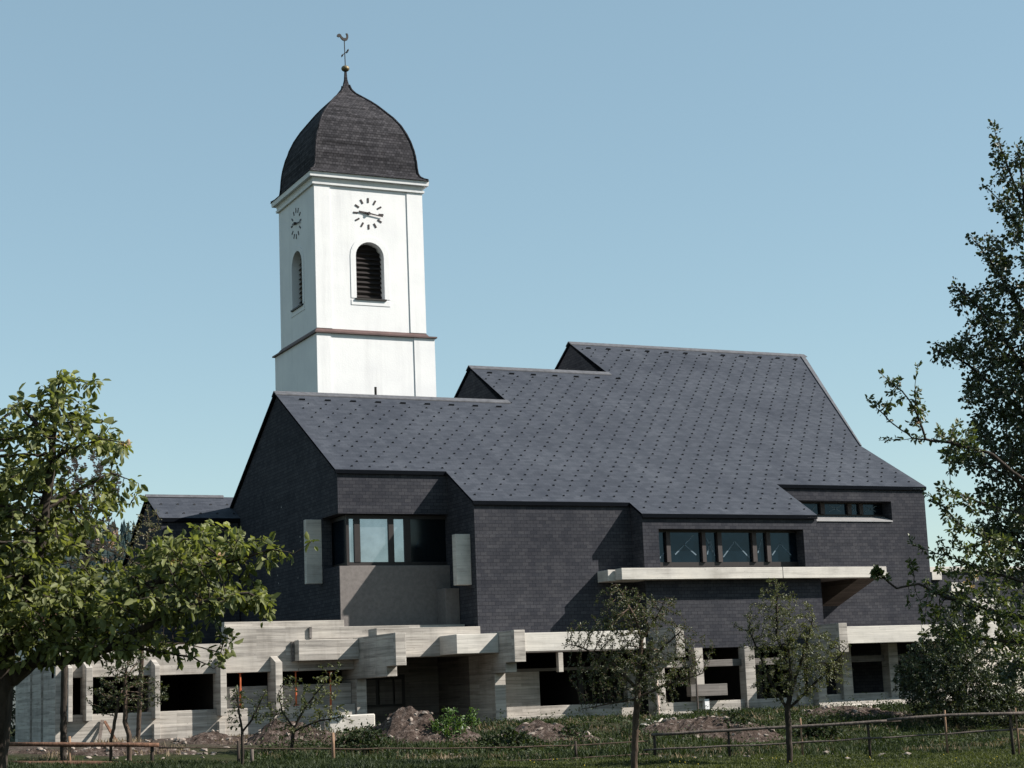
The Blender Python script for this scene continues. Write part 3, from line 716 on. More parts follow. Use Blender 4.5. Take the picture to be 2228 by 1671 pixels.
# belfry windows
def belfry(front):
    e = empt('belfry_window', tower)
    c, hw, z0, zs = (27.38, .645, 19.48, 21.35) if front else (73.44, .69, 19.5, 21.32)
    P = (lambda mb, p, a_, b_: mb.pv(p, V0 + a_, V0 + b_)) if front else (lambda mb, p, a_, b_: mb.pu(p, U0 + a_, U0 + b_))
    mb = MB()
    k = 11
    for i in range(k):
        z = z0 + .12 + i * .212
        hh = hw if z < zs else math.sqrt(max(.01, hw ** 2 - (z + .1 - zs) ** 2))
        if z + .1 > zs + hw * .95: continue
        if front: mb.hull([(c - hh, V0 + .30, z), (c + hh, V0 + .30, z), (c + hh, V0 + .42, z + .13), (c - hh, V0 + .42, z + .13)], [(c - hh, V0 + .30, z + .025), (c + hh, V0 + .30, z + .025), (c + hh, V0 + .42, z + .155), (c - hh, V0 + .42, z + .155)])
        else: mb.hull([(U0 + .30, c - hh, z), (U0 + .30, c + hh, z), (U0 + .42, c + hh, z + .13), (U0 + .42, c - hh, z + .13)], [(U0 + .30, c - hh, z + .025), (U0 + .30, c + hh, z + .025), (U0 + .42, c + hh, z + .155), (U0 + .42, c - hh, z + .155)])
    mb.build('louvre', M['louvre'], e)
    mb = MB(); P(mb, [(c - hw, z0), (c + hw, z0), (c + hw, zs)] + archpts(c, hw, zs)[1:-1] + [(c - hw, zs)], .46, .50); mb.build('backing', M['interior'], e)
    mb = MB(); P(mb, [(c - hw - .06, z0 - .075), (c + hw + .06, z0 - .075), (c + hw + .06, z0 - .005), (c - hw - .06, z0 - .005)], -.09, .25); mb.build('sill', M['iron'], e)
    mb = MB(); o_ = .25
    inner = archpts(c, hw + .002, zs); outer = archpts(c, hw + o_, zs)
    right = [q for q in outer if q[0] >= c - 1e-6]; ri = [q for q in inner if q[0] >= c - 1e-6]
    P(mb, [(c + hw + .002, z0)] + [(c + hw + o_, z0)] + right + ri[::-1], -.022, -.001)
    left = [q for q in outer if q[0] <= c + 1e-6]; li_ = [q for q in inner if q[0] <= c + 1e-6]
    P(mb, [(c - hw - .002, z0)] + li_[::-1] + left + [(c - hw - o_, z0)], -.022, -.001)
    P(mb, [(c - hw - o_, z0 - .30), (c + hw + o_, z0 - .30), (c + hw + o_, z0 - .08), (c - hw - o_, z0 - .08)], -.022, -.001)
    mb.build('surround', M['plaster'], e)
belfry(True); belfry(False)


# ------------------------------------------------------------------ vegetation helpers
def lobes_to_points(lobes, n, surf=.35):
    """random points filling crown lobes (photo px, py, rx, ry, depth, depth radius)"""
    L = np.array([l[:4] for l in lobes], float)
    vol = np.array([l[2] * l[3] * (l[2] + l[3]) / 2 * (l[6] if len(l) > 6 else 1) for l in lobes]); vol = vol / vol.sum()
    out = []
    for l, k in zip(lobes, np.random.multinomial(n, vol)):
        c = at(l[0], l[1], l[4]); sc = l[4] / FPX
        q = np.random.normal(size=(k, 3)); q /= np.linalg.norm(q, axis=1)[:, None]
        r = np.random.rand(k) ** surf
        q = q * r[:, None]
        out.append(c + np.outer(q[:, 0] * l[2] * sc, RGT) + np.outer(q[:, 1] * l[3] * sc, UPV) + np.outer(q[:, 2] * l[5], FWD))
    return np.concatenate(out)
def grow(seeds, pts, step, di, dk, iters, jit=.15, trop=(0, 0, .08)):
    pos, par = [], []
    for sdp in seeds:
        sdp = [np.array(p, float) for p in sdp]
        if pos:
            d = np.linalg.norm(np.array(pos) - sdp[0], axis=1); last = int(d.argmin())
        else: pos.append(sdp[0]); par.append(-1); last = 0
        for a_, b_ in zip(sdp[:-1], sdp[1:]):
            k = max(1, int(np.linalg.norm(b_ - a_) / step))
            for i in range(1, k + 1):
                pos.append(a_ + (b_ - a_) * i / k + np.random.normal(size=3) * step * .06); par.append(last); last = len(pos) - 1
    P = np.array(pos); A = pts.copy(); trop = np.array(trop)
    near = np.full(len(A), -1); dist = np.full(len(A), 1e9); start = 0
    for it in range(iters):
        new = P[start:]
        if len(A) == 0: break
        for c0 in range(0, len(new), 400):
            D = np.linalg.norm(A[:, None] - new[None, c0:c0 + 400], axis=2); m_ = D.argmin(1); dm = D[np.arange(len(A)), m_]
            u = dm < dist; near[u] = m_[u] + start + c0; dist[u] = dm[u]
        keep = dist > dk
        A, near, dist = A[keep], near[keep], dist[keep]
        act = dist < di
        if not act.any(): break
        dirs = A[act] - P[near[act]]; dirs /= np.linalg.norm(dirs, axis=1)[:, None] + 1e-9
        ids, inv = np.unique(near[act], return_inverse=True)
        S = np.zeros((len(ids), 3)); np.add.at(S, inv, dirs)
        S = S / (np.linalg.norm(S, axis=1)[:, None] + 1e-9) + np.random.normal(size=S.shape) * jit + trop
        S /= np.linalg.norm(S, axis=1)[:, None] + 1e-9
        start = len(P)
        P = np.concatenate([P, P[ids] + S * step]); par += ids.tolist()
        if len(P) > 9000: break
    return P, np.array(par)
def radii(P, par, rt, r0, pw=2.3):
    n_ = len(P); acc = np.zeros(n_); ch = np.zeros(n_, int)
    for i in range(n_ - 1, 0, -1):
        if ch[i] == 0: acc[i] = 1.0
        acc[par[i]] += acc[i]; ch[par[i]] += 1
    if ch[0] == 0: acc[0] = 1
    r = acc ** (1 / pw); r = r0 + (rt - r0) * ((r - 1) / max(r.max() - 1, 1e-6))
    return r, ch
def wood_mesh(name, P, par, r, mat, parent, k=5):
    n_ = len(P)
    kids = [[] for _ in range(n_)]
    for i in range(1, n_): kids[par[i]].append(i)
    V, F = [], []
    def ring(c, d, rad):
        a_ = np.cross(d, [0.31, .2, .93]); a_ /= np.linalg.norm(a_) + 1e-9; b_ = np.cross(d, a_)
        s = len(V)
        for j in range(k):
            t = 2 * math.pi * j / k; V.append(c + (a_ * math.cos(t) + b_ * math.sin(t)) * rad)
        return s
    rid = {}
    d0 = P[kids[0][0]] - P[0]; rid[0] = ring(P[0], d0 / np.linalg.norm(d0), r[0] * 1.25)
    stack = [0]
    while stack:
        i = stack.pop()
        ks = sorted(kids[i], key=lambda c: -r[c])
        for q, c in enumerate(ks):
            d = P[c] - P[i]; d = d / (np.linalg.norm(d) + 1e-9)
            dd = d
            if kids[c]:
                m_ = max(kids[c], key=lambda x: r[x]); e = P[m_] - P[c]; dd = d + e / (np.linalg.norm(e) + 1e-9); dd /= np.linalg.norm(dd) + 1e-9
            st = rid[i] if q == 0 else ring(P[i], d, min(r[i], r[c] * 1.25))
            en = ring(P[c], dd, r[c] if kids[c] else r[c] * .6)
            for j in range(k): F.append((st + j, st + (j + 1) % k, en + (j + 1) % k, en + j))
            rid[c] = en; stack.append(c)
    me = bpy.data.meshes.new(name); me.from_pydata([tuple(v) for v in V], [], F); me.update()
    return mesh_obj(name, me, mat, parent, True)
def leaf_mesh(name, C0, DIR, size, mat, parent, wid=.5, tone=None, upbias=.6, fold=.18, droop=.0):
    n_ = len(C0)
    if n_ == 0: return None
    nr = np.random.normal(size=(n_, 3)) + np.array([0, 0, upbias]); 
    DIR = DIR + np.array([0, 0, -droop]); DIR /= np.linalg.norm(DIR, axis=1)[:, None] + 1e-9
    sd_ = np.cross(DIR, nr); sd_ /= np.linalg.norm(sd_, axis=1)[:, None] + 1e-9
    nn = np.cross(sd_, DIR)
    s = (size * np.random.uniform(.45, 1.3, n_))[:, None]
    v0 = C0; v1 = C0 + DIR * s * .30 + sd_ * s * wid * .46 + nn * s * fold * .6; v2 = C0 + DIR * s * .72 + sd_ * s * wid * .38 + nn * s * fold * .5
    v3 = C0 + DIR * s - nn * s * fold * .5; v4 = C0 + DIR * s * .72 - sd_ * s * wid * .38 + nn * s * fold * .5; v5 = C0 + DIR * s * .30 - sd_ * s * wid * .46 + nn * s * fold * .6
    V = np.stack([v0, v1, v2, v3, v4, v5], 1).reshape(-1, 3)
    b = np.arange(n_)[:, None] * 6
    F = np.concatenate([b + np.array([[0, 1, 2, 3]]), b + np.array([[0, 3, 4, 5]])], 1).reshape(-1, 4)
    me = bpy.data.meshes.new(name)
    me.vertices.add(len(V)); me.vertices.foreach_set('co', V.ravel())
    me.loops.add(F.size); me.loops.foreach_set('vertex_index', F.ravel().astype(np.int32))
    me.polygons.add(len(F)); me.polygons.foreach_set('loop_start', np.arange(0, F.size, 4, dtype=np.int32)); me.polygons.foreach_set('loop_total', np.full(len(F), 4, np.int32))
    me.update(); me.validate()
    a_ = me.attributes.new('tone', 'FLOAT', 'POINT')
    t = np.random.beta(1.6, 2.2, n_) if tone is None else tone
    a_.data.foreach_set('value', np.repeat(t, 6).astype(np.float32))
    return mesh_obj(name, me, mat, parent)
def leaves_on(P, par, r, ch, thr, per, spread, n_total=None, tips=2.0):
    """cluster positions along thin twigs"""
    w_ = np.where(r < thr, 1.0, 0.0) * np.where(ch == 0, tips, 1.0)
    w_[0] = 0; idx = np.random.choice(len(P), size=n_total, p=w_ / w_.sum())
    tw = P[idx] - P[par[idx]]; tl = np.linalg.norm(tw, axis=1)[:, None] + 1e-9
    pos = P[idx] - tw * np.random.rand(len(idx), 1)
    side = np.random.normal(size=(len(idx), 3)); side /= np.linalg.norm(side, axis=1)[:, None]
    d = tw / tl * .55 + side * .9
    return pos + side * spread * np.random.rand(len(idx), 1), d / np.linalg.norm(d, axis=1)[:, None], idx
def tree(name, label, cat, base, seeds, lobes, npts, step, trunk_r, twig_r, leafn, leafsz, lmat, bmat, group=None, thr=None, wid=.55, dk=1.6, di=9, iters=90, spread=.04, tips=2, droop=.15, bloom=0, bloommat='bloomw', trop=(0, 0, .06), surf=.4, jit=.16, kseg=5, pw=2.3):
    t = thing(name, label, cat, tuple(base), group)
    P, par = grow(seeds, lobes_to_points(lobes, npts, surf), step, step * di, step * dk, iters, jit, trop)
    r, ch = radii(P, par, trunk_r, twig_r, pw)
    wood_mesh('trunk', P, par, r, M[bmat], t, kseg)
    C0, D, idx = leaves_on(P, par, r, ch, thr or twig_r * 3, 1, spread, leafn, tips)
    # neighbouring leaves share some tone, so clumps read light and dark
    ph = P[idx] * (1.0 / (step * 9)); cl = .5 + .5 * np.sin(ph[:, 0] * 2.1 + 1.3) * np.sin(ph[:, 1] * 1.7) * np.sin(ph[:, 2] * 2.3 + .7)
    tone = np.clip(.65 * np.random.beta(1.5, 2.4, len(idx)) + .35 * cl, 0, 1)
    leaf_mesh('crown', C0, D, leafsz, M[lmat], t, wid, tone, droop=droop)
    if bloom:
        C1, D1, i1 = leaves_on(P, par, r, ch, thr or twig_r * 3, 1, spread, bloom, 3)
        # little tufts of petals
        rep = 6; C1 = np.repeat(C1, rep, 0) + np.random.normal(size=(bloom * rep, 3)) * leafsz * .25; D1 = np.random.normal(size=C1.shape); D1 /= np.linalg.norm(D1, axis=1)[:, None]
        leaf_mesh('blossom', C1, D1, leafsz * .55, M[bloommat], t, .8)
    return t

# ---- the big tree at left, close to the camera
dL = 14.0
def pl(d, *p): return [at(x, y, d + (z if True else 0)) for x, y, z in [(q + (0,))[:3] for q in p]]
baseL = at(-22, 1760, dL); baseL[2] = float(gz(baseL[0], baseL[1])) - .05
trunkL = [baseL] + pl(dL, (-18, 1700), (-8, 1590), (2, 1500), (12, 1440), (35, 1350), (58, 1290), (85, 1190), (100, 1090), (112, 1000), (122, 900), (130, 830))
limbs = [trunkL,
    pl(dL, (12, 1490), (70, 1440), (120, 1395), (165, 1340), (215, 1280, .3), (290, 1225, .5), (350, 1170, .6)),
    pl(dL, (60, 1445), (110, 1440, -.2), (170, 1435, -.3), (260, 1400, -.5), (340, 1350, -.6), (440, 1310, -.7), (540, 1290, -.8)),
    pl(dL, (140, 1370), (230, 1330, -.2), (330, 1270, -.3), (430, 1235, -.4), (520, 1215, -.5), (590, 1195, -.5), (640, 1205, -.5), (675, 1180, -.5)),
    pl(dL, (14, 1440), (-20, 1340, .4), (-30, 1230, .6), (10, 1100, .7), (20, 980, .7)),
    pl(dL, (95, 1110), (180, 1060, .2), (240, 1030, .3), (300, 1050, .3)),
    pl(dL, (112, 1000), (160, 975, -.3), (220, 955, -.4), (280, 965, -.4)),
    pl(dL, (116, 960), (60, 900, .2), (30, 860, .2)),
    pl(dL, (260, 1400, -.5), (350, 1420, -.5), (420, 1430, -.6), (465, 1455, -.6))]
lobesL = [(128, 870, 62, 75, dL, .45), (55, 925, 75, 70, dL, .5), (185, 935, 70, 55, dL, .4, 1.2), (245, 968, 45, 24, dL, .25, 1.5), (200, 850, 32, 50, dL, .3), (75, 1020, 80, 45, dL, .5, .8),
    (40, 1065, 100, 75, dL, .6, 1.1), (150, 1150, 110, 45, dL + .3, .6, .8), (235, 1100, 70, 28, dL + .3, .4), (300, 1075, 35, 40, dL + .3, .3), (80, 1180, 110, 70, dL, .7, .7),
    (430, 1205, 120, 65, dL - .4, .6, 1.3), (545, 1185, 62, 40, dL - .5, .35, 1.4), (590, 1215, 30, 40, dL - .5, .2, 1.2), (672, 1187, 26, 22, dL - .5, .15, 2.2),
    (330, 1300, 180, 70, dL - .4, .7, 1.2), (500, 1300, 80, 40, dL - .7, .35, .9), (140, 1310, 150, 85, dL, .8, 1.2), (10, 1290, 110, 130, dL, .8, 1.2), (570, 1310, 35, 55, dL - .7, .25, 1.4),
    (240, 1395, 150, 42, dL - .4, .5, 1.1), (430, 1380, 100, 18, dL - .6, .25, .6), (465, 1450, 22, 18, dL - .6, .12, 2), (100, 1405, 120, 50, dL, .5, 1.3), (-120, 1200, 120, 300, dL, 1), (30, 1640, 5, 5, dL, .1, .2)]
tree('pear_tree', 'leafy tree at the left edge with large sunlit leaves and a dark forked trunk', 'tree', baseL, limbs, lobesL, 4200, .055, .105, .003, 16500, .074, 'leafL', 'bark', thr=.011, wid=.56, dk=1.5, di=8, iters=70, spread=.05, tips=2.5, droop=.45, bloom=16, trop=(0, 0, .03), surf=.45)

# ---- right edge: the tall dark pear tree and the apple boughs in front of it
dP = 21.0
bp = at(2330, 1640, dP); bp[2] = float(gz(bp[0], bp[1])) - .05
seedsP = [[bp] + pl(dP, (2325, 1500), (2315, 1300), (2300, 1100), (2290, 900), (2270, 700), (2240, 500), (2200, 380), (2160, 275)),
    pl(dP, (2300, 1150), (2240, 1080, -.4), (2180, 1010, -.6)), pl(dP, (2295, 1000), (2230, 900, .4), (2150, 830, .5), (2060, 760, .5), (2035, 745, .5)),
    pl(dP, (2285, 880), (2200, 760, -.3), (2120, 660, -.3), (2072, 615, -.3)), pl(dP, (2270, 740), (2200, 640, .2), (2150, 560, .2), (2112, 515, .2)),
    pl(dP, (2240, 520), (2200, 470), (2160, 420), (2138, 400)), pl(dP, (2310, 1250), (2250, 1200), (2190, 1170)), pl(dP, (2235, 490), (2225, 400), (2215, 320))]
lobesP = [(2240, 420, 70, 110, dP, .7, .8), (2170, 330, 25, 70, dP, .2, .9), (2225, 560, 85, 110, dP, .8), (2150, 560, 40, 45, dP, .3, .8), (2190, 700, 95, 95, dP, .9, 1.2), (2105, 650, 38, 36, dP, .3, 1.2),
    (2130, 770, 105, 45, dP, .7, 1.3), (2070, 760, 45, 30, dP, .3, 1.5), (2210, 850, 120, 90, dP, 1, 1.4), (2120, 850, 55, 40, dP, .5, 1.3), (2210, 980, 110, 100, dP, 1, 1.4), (2220, 1120, 95, 110, dP, 1, 1.2), (2150, 930, 50, 60, dP, .5), (2160, 1040, 45, 60, dP, .5), (2235, 1250, 60, 80, dP, .7), (2380, 800, 150, 450, dP, 1.5, .5), (2130, 1000, 70, 60, dP, .6, 1.1), (2180, 1190, 60, 70, dP, .6), (2225, 1400, 60, 100, dP, .7, .9)]
tree('dark_pear_tree', 'tall dark small-leaved tree rising to the right edge of the photo', 'tree', bp, seedsP, lobesP, 4600, .09, .12, .0048, 46000, .047, 'leafP', 'bark', thr=.012, wid=.85, dk=1.5, di=7, iters=70, spread=.10, tips=2.2, droop=.1, surf=.5)
dA = 17.0
ba = at(2420, 1700, dA); ba[2] = float(gz(ba[0], ba[1])) - .05
seedsA = [[ba] + pl(dA, (2410, 1550), (2390, 1380), (2350, 1250), (2300, 1130)),
    pl(dA, (2320, 1150), (2228, 1045), (2150, 985), (2070, 963), (1985, 953), (1935, 915), (1905, 885), (1888, 870)),
    pl(dA, (2015, 957), (1990, 890), (1962, 850), (1935, 830), (1912, 808)), pl(dA, (1992, 893), (1990, 840), (1998, 790)),
    pl(dA, (1985, 953), (1950, 958), (1918, 958)), pl(dA, (2070, 963), (2065, 1020), (2070, 1065)),
    pl(dA, (2330, 1200), (2228, 1118), (2150, 1100), (2090, 1075), (2045, 1055)),
    pl(dA, (2340, 1240), (2228, 1182), (2130, 1165), (2085, 1140), (2055, 1105), (2030, 1085), (2012, 1070)),
    pl(dA, (2350, 1290), (2228, 1265), (2150, 1245), (2060, 1210), (2010, 1195), (1985, 1185), (1978, 1170)),
    pl(dA, (2150, 1182), (2090, 1195), (2040, 1192)), pl(dA, (2120, 1225), (2075, 1232), (2050, 1195)),
    pl(dA, (2370, 1340), (2228, 1345), (2120, 1325), (2060, 1300), (2000, 1270), (1950, 1280), (1925, 1260), (1900, 1245)), pl(dA, (1992, 1268), (1985, 1240), (1978, 1225)),
    pl(dA, (2380, 1400), (2228, 1400), (2150, 1390), (2080, 1390))]
lobesA = [(2085, 965, 60, 60, dA, .4), (2000, 905, 30, 60, dA, .15, 2), (1925, 880, 45, 30, dA, .12, 1.5), (1945, 840, 35, 30, dA, .12, 1.5), (1998, 810, 8, 25, dA, .1, 4), (2090, 1090, 60, 40, dA, .3), (2035, 1085, 30, 30, dA, .15, 1.5), (2100, 1150, 70, 30, dA, .3),
    (2150, 1200, 80, 50, dA, .4), (2060, 1215, 40, 25, dA, .2), (1990, 1240, 20, 30, dA, .12, 2), (1920, 1250, 28, 18, dA, .12, 3), (2060, 1310, 70, 45, dA, .4), (2160, 1310, 80, 60, dA, .5), (2020, 1330, 40, 50, dA, .3), (2200, 1400, 60, 60, dA, .5), (2110, 1260, 80, 40, dA, .5, 1.2), (2180, 1330, 70, 60, dA, .5, 1.2), (2080, 1380, 80, 40, dA, .5, 1)]
tree('apple_tree', 'apple boughs with sparse leaves and a few blossoms reaching in from the right edge', 'tree', ba, seedsA, lobesA, 1900, .055, .036, .0032, 5600, .050, 'leafA', 'bark', thr=.010, wid=.55, dk=1.6, di=6, iters=40, spread=.02, tips=2.5, droop=.0, bloom=18, surf=.5)

# ---- small fruit trees on the meadow
FG = 'young fruit trees on the meadow'
def meadow_tree(label, px, py, d, trunkpts, lobes, npts, leafn, leafsz, lmat, bmat, tr, name='fruit_tree', extra=(), step=.09, **kw):
    b = at(px, py, d); b[2] = float(gz(b[0], b[1])) - .04
    seeds = [[b] + pl(d, *trunkpts)] + [pl(d, *e) for e in extra]
    return tree(name, label, 'tree', b, seeds, lobes, npts, step, tr, .0045, leafn, leafsz, lmat, bmat, FG, thr=.013, **kw)
meadow_tree('small dark fruit tree with a tall bare trunk, standing before the slate wall', 1380, 1690, 37.0,
    [(1381, 1640), (1384, 1560), (1388, 1500), (1393, 1430), (1396, 1390)],
    [(1352, 1312, 60, 46, 37, .6, 1.6), (1395, 1345, 95, 60, 37, .8, 1.2), (1320, 1370, 95, 40, 37, .7, 1), (1450, 1340, 40, 45, 37, .4, .6), (1400, 1450, 130, 75, 37, 1.0, 1.1), (1260, 1400, 45, 25, 37, .4, .6), (1300, 1470, 75, 55, 37, .6, .8), (1500, 1420, 60, 60, 37, .5, .5), (1390, 1520, 90, 35, 37, .6, .6)],
    3200, 14500, .043, 'leafD', 'bark2', .074, step=.07,
    extra=[[(1396, 1390), (1380, 1340), (1352, 1290), (1340, 1272)], [(1390, 1480), (1440, 1410), (1480, 1375), (1490, 1360)], [(1388, 1500), (1330, 1440), (1270, 1410), (1235, 1400)], [(1386, 1520), (1450, 1490), (1530, 1465)], [(1396, 1390), (1430, 1340), (1450, 1300)], [(1388, 1520), (1330, 1530), (1260, 1545)]], surf=.5, di=7, dk=1.4)
meadow_tree('small round olive-green fruit tree with sparse young leaves, right of the taller dark one', 1718, 1662, 40.0,
    [(1718, 1630), (1716, 1580), (1714, 1545), (1722, 1500), (1718, 1440), (1712, 1380)],
    [(1700, 1350, 80, 70, 40, .8, 1.2), (1690, 1290, 50, 35, 40, .4, .9), (1730, 1420, 110, 70, 40, 1.0, 1.3), (1640, 1370, 45, 50, 40, .5, .8), (1790, 1440, 60, 60, 40, .6, 1), (1720, 1490, 95, 40, 40, .7, 1), (1830, 1470, 35, 45, 40, .35, .8), (1690, 1275, 6, 25, 40, .05, 6)],
    3200, 14500, .040, 'leafS', 'bark', .072, step=.07,
    extra=[[(1714, 1545), (1760, 1500), (1810, 1450), (1850, 1400)], [(1714, 1545), (1680, 1490), (1650, 1420), (1630, 1370)], [(1722, 1500), (1750, 1420), (1770, 1340)], [(1716, 1460), (1690, 1380), (1690, 1290), (1688, 1262)]], surf=.5, di=7, dk=1.4)
meadow_tree('thin sapling with a few leaves standing by the wire fence posts', 527, 1690, 40.0,
    [(527, 1640), (527, 1592), (520, 1550), (515, 1510)],
    [(515, 1525, 32, 30, 40, .3), (560, 1545, 30, 35, 40, .3), (500, 1560, 20, 25, 40, .2), (575, 1510, 20, 25, 40, .2)], 220, 330, .075, 'leafD', 'bark', .036,
    extra=[[(527, 1592), (548, 1565), (565, 1530), (580, 1500)]], name='sapling')
meadow_tree('low spreading tree leaning right, with yellowish tips, in front of the broken soil', 634, 1640, 46.0,
    [(636, 1610), (640, 1585), (660, 1545), (690, 1505), (720, 1470), (738, 1450)],
    [(665, 1530, 70, 50, 46, .6), (710, 1485, 40, 45, 46, .4), (600, 1560, 50, 40, 46, .5), (720, 1550, 40, 40, 46, .4), (650, 1590, 70, 25, 46, .5), (740, 1450, 8, 20, 46, .1, 3)], 700, 1700, .075, 'leafS', 'bark', .05,
    extra=[[(640, 1585), (615, 1550), (605, 1510), (625, 1470)], [(640, 1590), (690, 1570), (740, 1560), (770, 1570)]])
meadow_tree('small-leaved tree with two leaning stems before the left wall openings', 282, 1675, 43.0,
    [(281, 1640), (280, 1600), (272, 1570), (272, 1530), (272, 1480)],
    [(270, 1490, 75, 45, 43, .7), (330, 1510, 50, 35, 43, .5), (230, 1520, 50, 35, 43, .5), (280, 1440, 60, 35, 43, .6)], 800, 2400, .06, 'leafD', 'bark2', .075,
    extra=[[(240, 1665), (242, 1610), (252, 1560), (262, 1510)]])
meadow_tree('straight dark trunk rising behind the left log fence', 137, 1672, 42.6,
    [(137, 1640), (138, 1560), (140, 1480), (138, 1400), (130, 1320)],
    [(130, 1320, 100, 60, 42.6, .8), (150, 1400, 70, 40, 42.6, .6), (110, 1240, 80, 60, 42.6, .6)], 600, 1700, .065, 'leafD', 'bark', .085)
meadow_tree('slim tree of sparse pale leaves in front of the low slate wing', 300, 1640, 52.0,
    [(305, 1500), (310, 1380), (315, 1260), (320, 1160)],
    [(320, 1150, 40, 60, 52, .7), (290, 1210, 50, 60, 52, .8), (350, 1230, 50, 60, 52, .8), (310, 1310, 70, 70, 52, .9), (490, 1395, 30, 45, 52, .4, .5)], 700, 2300, .07, 'leafG', 'bark2', .07,
    extra=[[(310, 1400), (400, 1400), (480, 1420), (495, 1370)]])
# blossoming tree further back at left
dB = 82.0
bb = at(185, 1500, dB); bb[2] = 1.4
tree('blossoming_tree', 'pinkish blossoming tree seen beyond the leaves at left against the sky', 'tree', bb,
    [[bb] + pl(dB, (190, 1300), (185, 1150), (165, 1060), (160, 990)), pl(dB, (185, 1150), (215, 1060), (225, 980)), pl(dB, (187, 1200), (240, 1100), (258, 1040)), pl(dB, (186, 1180), (140, 1080), (140, 1000))],
    [(160, 1010, 40, 55, dB, 1.2), (220, 1010, 30, 55, dB, 1), (245, 1060, 30, 40, dB, 1), (190, 1080, 70, 60, dB, 1.5), (120, 1100, 60, 60, dB, 1.3), (60, 1180, 90, 80, dB, 1.5), (200, 1180, 80, 70, dB, 1.5)], 1500, .24, .12, .010, 5200, .15, 'blossom', 'bark2', thr=.05, wid=.9, spread=.12, di=7)

# ---- green shrubs on the soil heaps
def shrub(label, px, py, d, rx, ry, n_, mat='leafB', sz=.085, name='shrub', npts=300):
    b, d = ghit(px, py + ry * .95); b[2] = float(gz(b[0], b[1]))
    t = thing(name, label, 'shrub', tuple(b), 'green shrubs around the building site')
    pts_ = lobes_to_points([(px, py + ry * .25, rx, ry * .75, d, rx * d / FPX * .9), (px + rx * .1, py - ry * .35, rx * .55, ry * .65, d, rx * d / FPX * .5), (px - rx * .5, py + ry * .3, rx * .5, ry * .5, d, rx * d / FPX * .5)], npts, .5)
    P, par = grow([[b, b + np.array([0, 0, ry * d / FPX * .8])]], pts_, .06, .9, .09, 60, .2, (0, 0, .1)); r, ch = radii(P, par, .02, .004)
    wood_mesh('stems', P, par, r, M['bark2'], t, 4)
    C0, D, idx = leaves_on(P, par, r, ch, .02, 1, .05, n_, 2); leaf_mesh('foliage', C0, D, sz, M[mat], t, .6, droop=.1)
    return t
shrub('larger bright green shrub on the heap before the dark entrance', 973, 1572, 50, 46, 40, 900)
shrub('smaller green shrub just right of the larger one, before the entrance', 1028, 1560, 50.5, 20, 26, 320)
shrub('low grassy bush beside the pale concrete block', 790, 1605, 48, 70, 30, 900, 'weed', .11)
shrub('low green bush beneath the dark fruit tree by the plinth', 1240, 1590, 48, 40, 20, 420, 'weed', .09)
shrub('wide low scrub between the two heaps right of the entrance', 1110, 1608, 48, 75, 26, 1500, 'weed', .10)
shrub('low leafy clump on the bank right of the olive-green fruit tree', 1780, 1580, 48, 60, 26, 1200, 'weed', .10)
shrub('dark weedy bush on the bank below the posts', 1590, 1570, 47, 75, 32, 900, 'weed', .10)
shrub('dense dark bush behind the right log fence below the far concrete beam', 2080, 1440, 46, 140, 145, 26000, 'leafP', .085, npts=2200)
shrub('dark hedge beyond the big tree trunk at the left edge', 5, 1520, 50, 60, 100, 5200, 'leafP', .085, npts=700)
shrub('dark bush behind the right end of the log fence', 2195, 1500, 46, 75, 85, 5200, 'leafP', .085, npts=800)

# ------------------------------------------------------------------ grass, weeds
def blades(name, n_, sampler, h, mat, label, wd=.012):
    xy, hs = sampler(n_)
    k = len(xy); z = gz(xy[:, 0], xy[:, 1])
    C0 = np.stack([xy[:, 0], xy[:, 1], z - .01], 1)
    an = np.random.rand(k) * 2 * math.pi; lean = np.random.normal(size=(k, 2)) * .35
    s = np.stack([np.cos(an), np.sin(an), np.zeros(k)], 1) * (wd * np.random.uniform(.7, 1.6, k))[:, None]
    tip = C0 + np.stack([lean[:, 0], lean[:, 1], np.ones(k)], 1) * (h * hs)[:, None]
    mid = C0 + np.stack([lean[:, 0] * .35, lean[:, 1] * .35, np.full(k, .6)], 1) * (h * hs)[:, None]
    V = np.stack([C0 - s, C0 + s, mid + s * .7, tip, mid - s * .7], 1).reshape(-1, 3)
    b = np.arange(k)[:, None] * 5
    F = (b + np.array([[0, 1, 2, 3, 4]])).astype(np.int32)
    me = bpy.data.meshes.new(name)
    me.vertices.add(len(V)); me.vertices.foreach_set('co', V.ravel()); me.loops.add(F.size); me.loops.foreach_set('vertex_index', F.ravel())
    me.polygons.add(k); me.polygons.foreach_set('loop_start', np.arange(0, F.size, 5, dtype=np.int32)); me.polygons.foreach_set('loop_total', np.full(k, 5, np.int32)); me.update()
    a_ = me.attributes.new('tone', 'FLOAT', 'POINT')
    t = np.clip(np.random.beta(2, 2.2, k) + .25 * np.sin(xy[:, 0] * .9) * np.sin(xy[:, 1] * 1.1), 0, 1)
    a_.data.foreach_set('value', np.repeat(t, 5).astype(np.float32))
    o = mesh_obj(name, me, M[mat]); setp(o, label, 'grass', kind='stuff'); return o
def dl(d, l): return np.stack([d * SINY + l * COSY, d * COSY - l * SINY], 1)
def s_grass(n_):
    d = 34 + 16 * np.random.rand(n_) ** 1.1; l = np.random.uniform(-13, 15, n_)
    # mown meadow grass, thinner to the left where the building soil lies
    keep = np.random.rand(n_) < np.clip(1 - (d - 42.5 - .40 * np.clip(l, 0, 20)) / 2.0, 0, 1)
    return dl(d[keep], l[keep]), np.random.uniform(.6, 1.3, keep.sum())
blades('meadow_grass', 190000, s_grass, .05, 'grass', 'short sunlit meadow grass in the foreground')
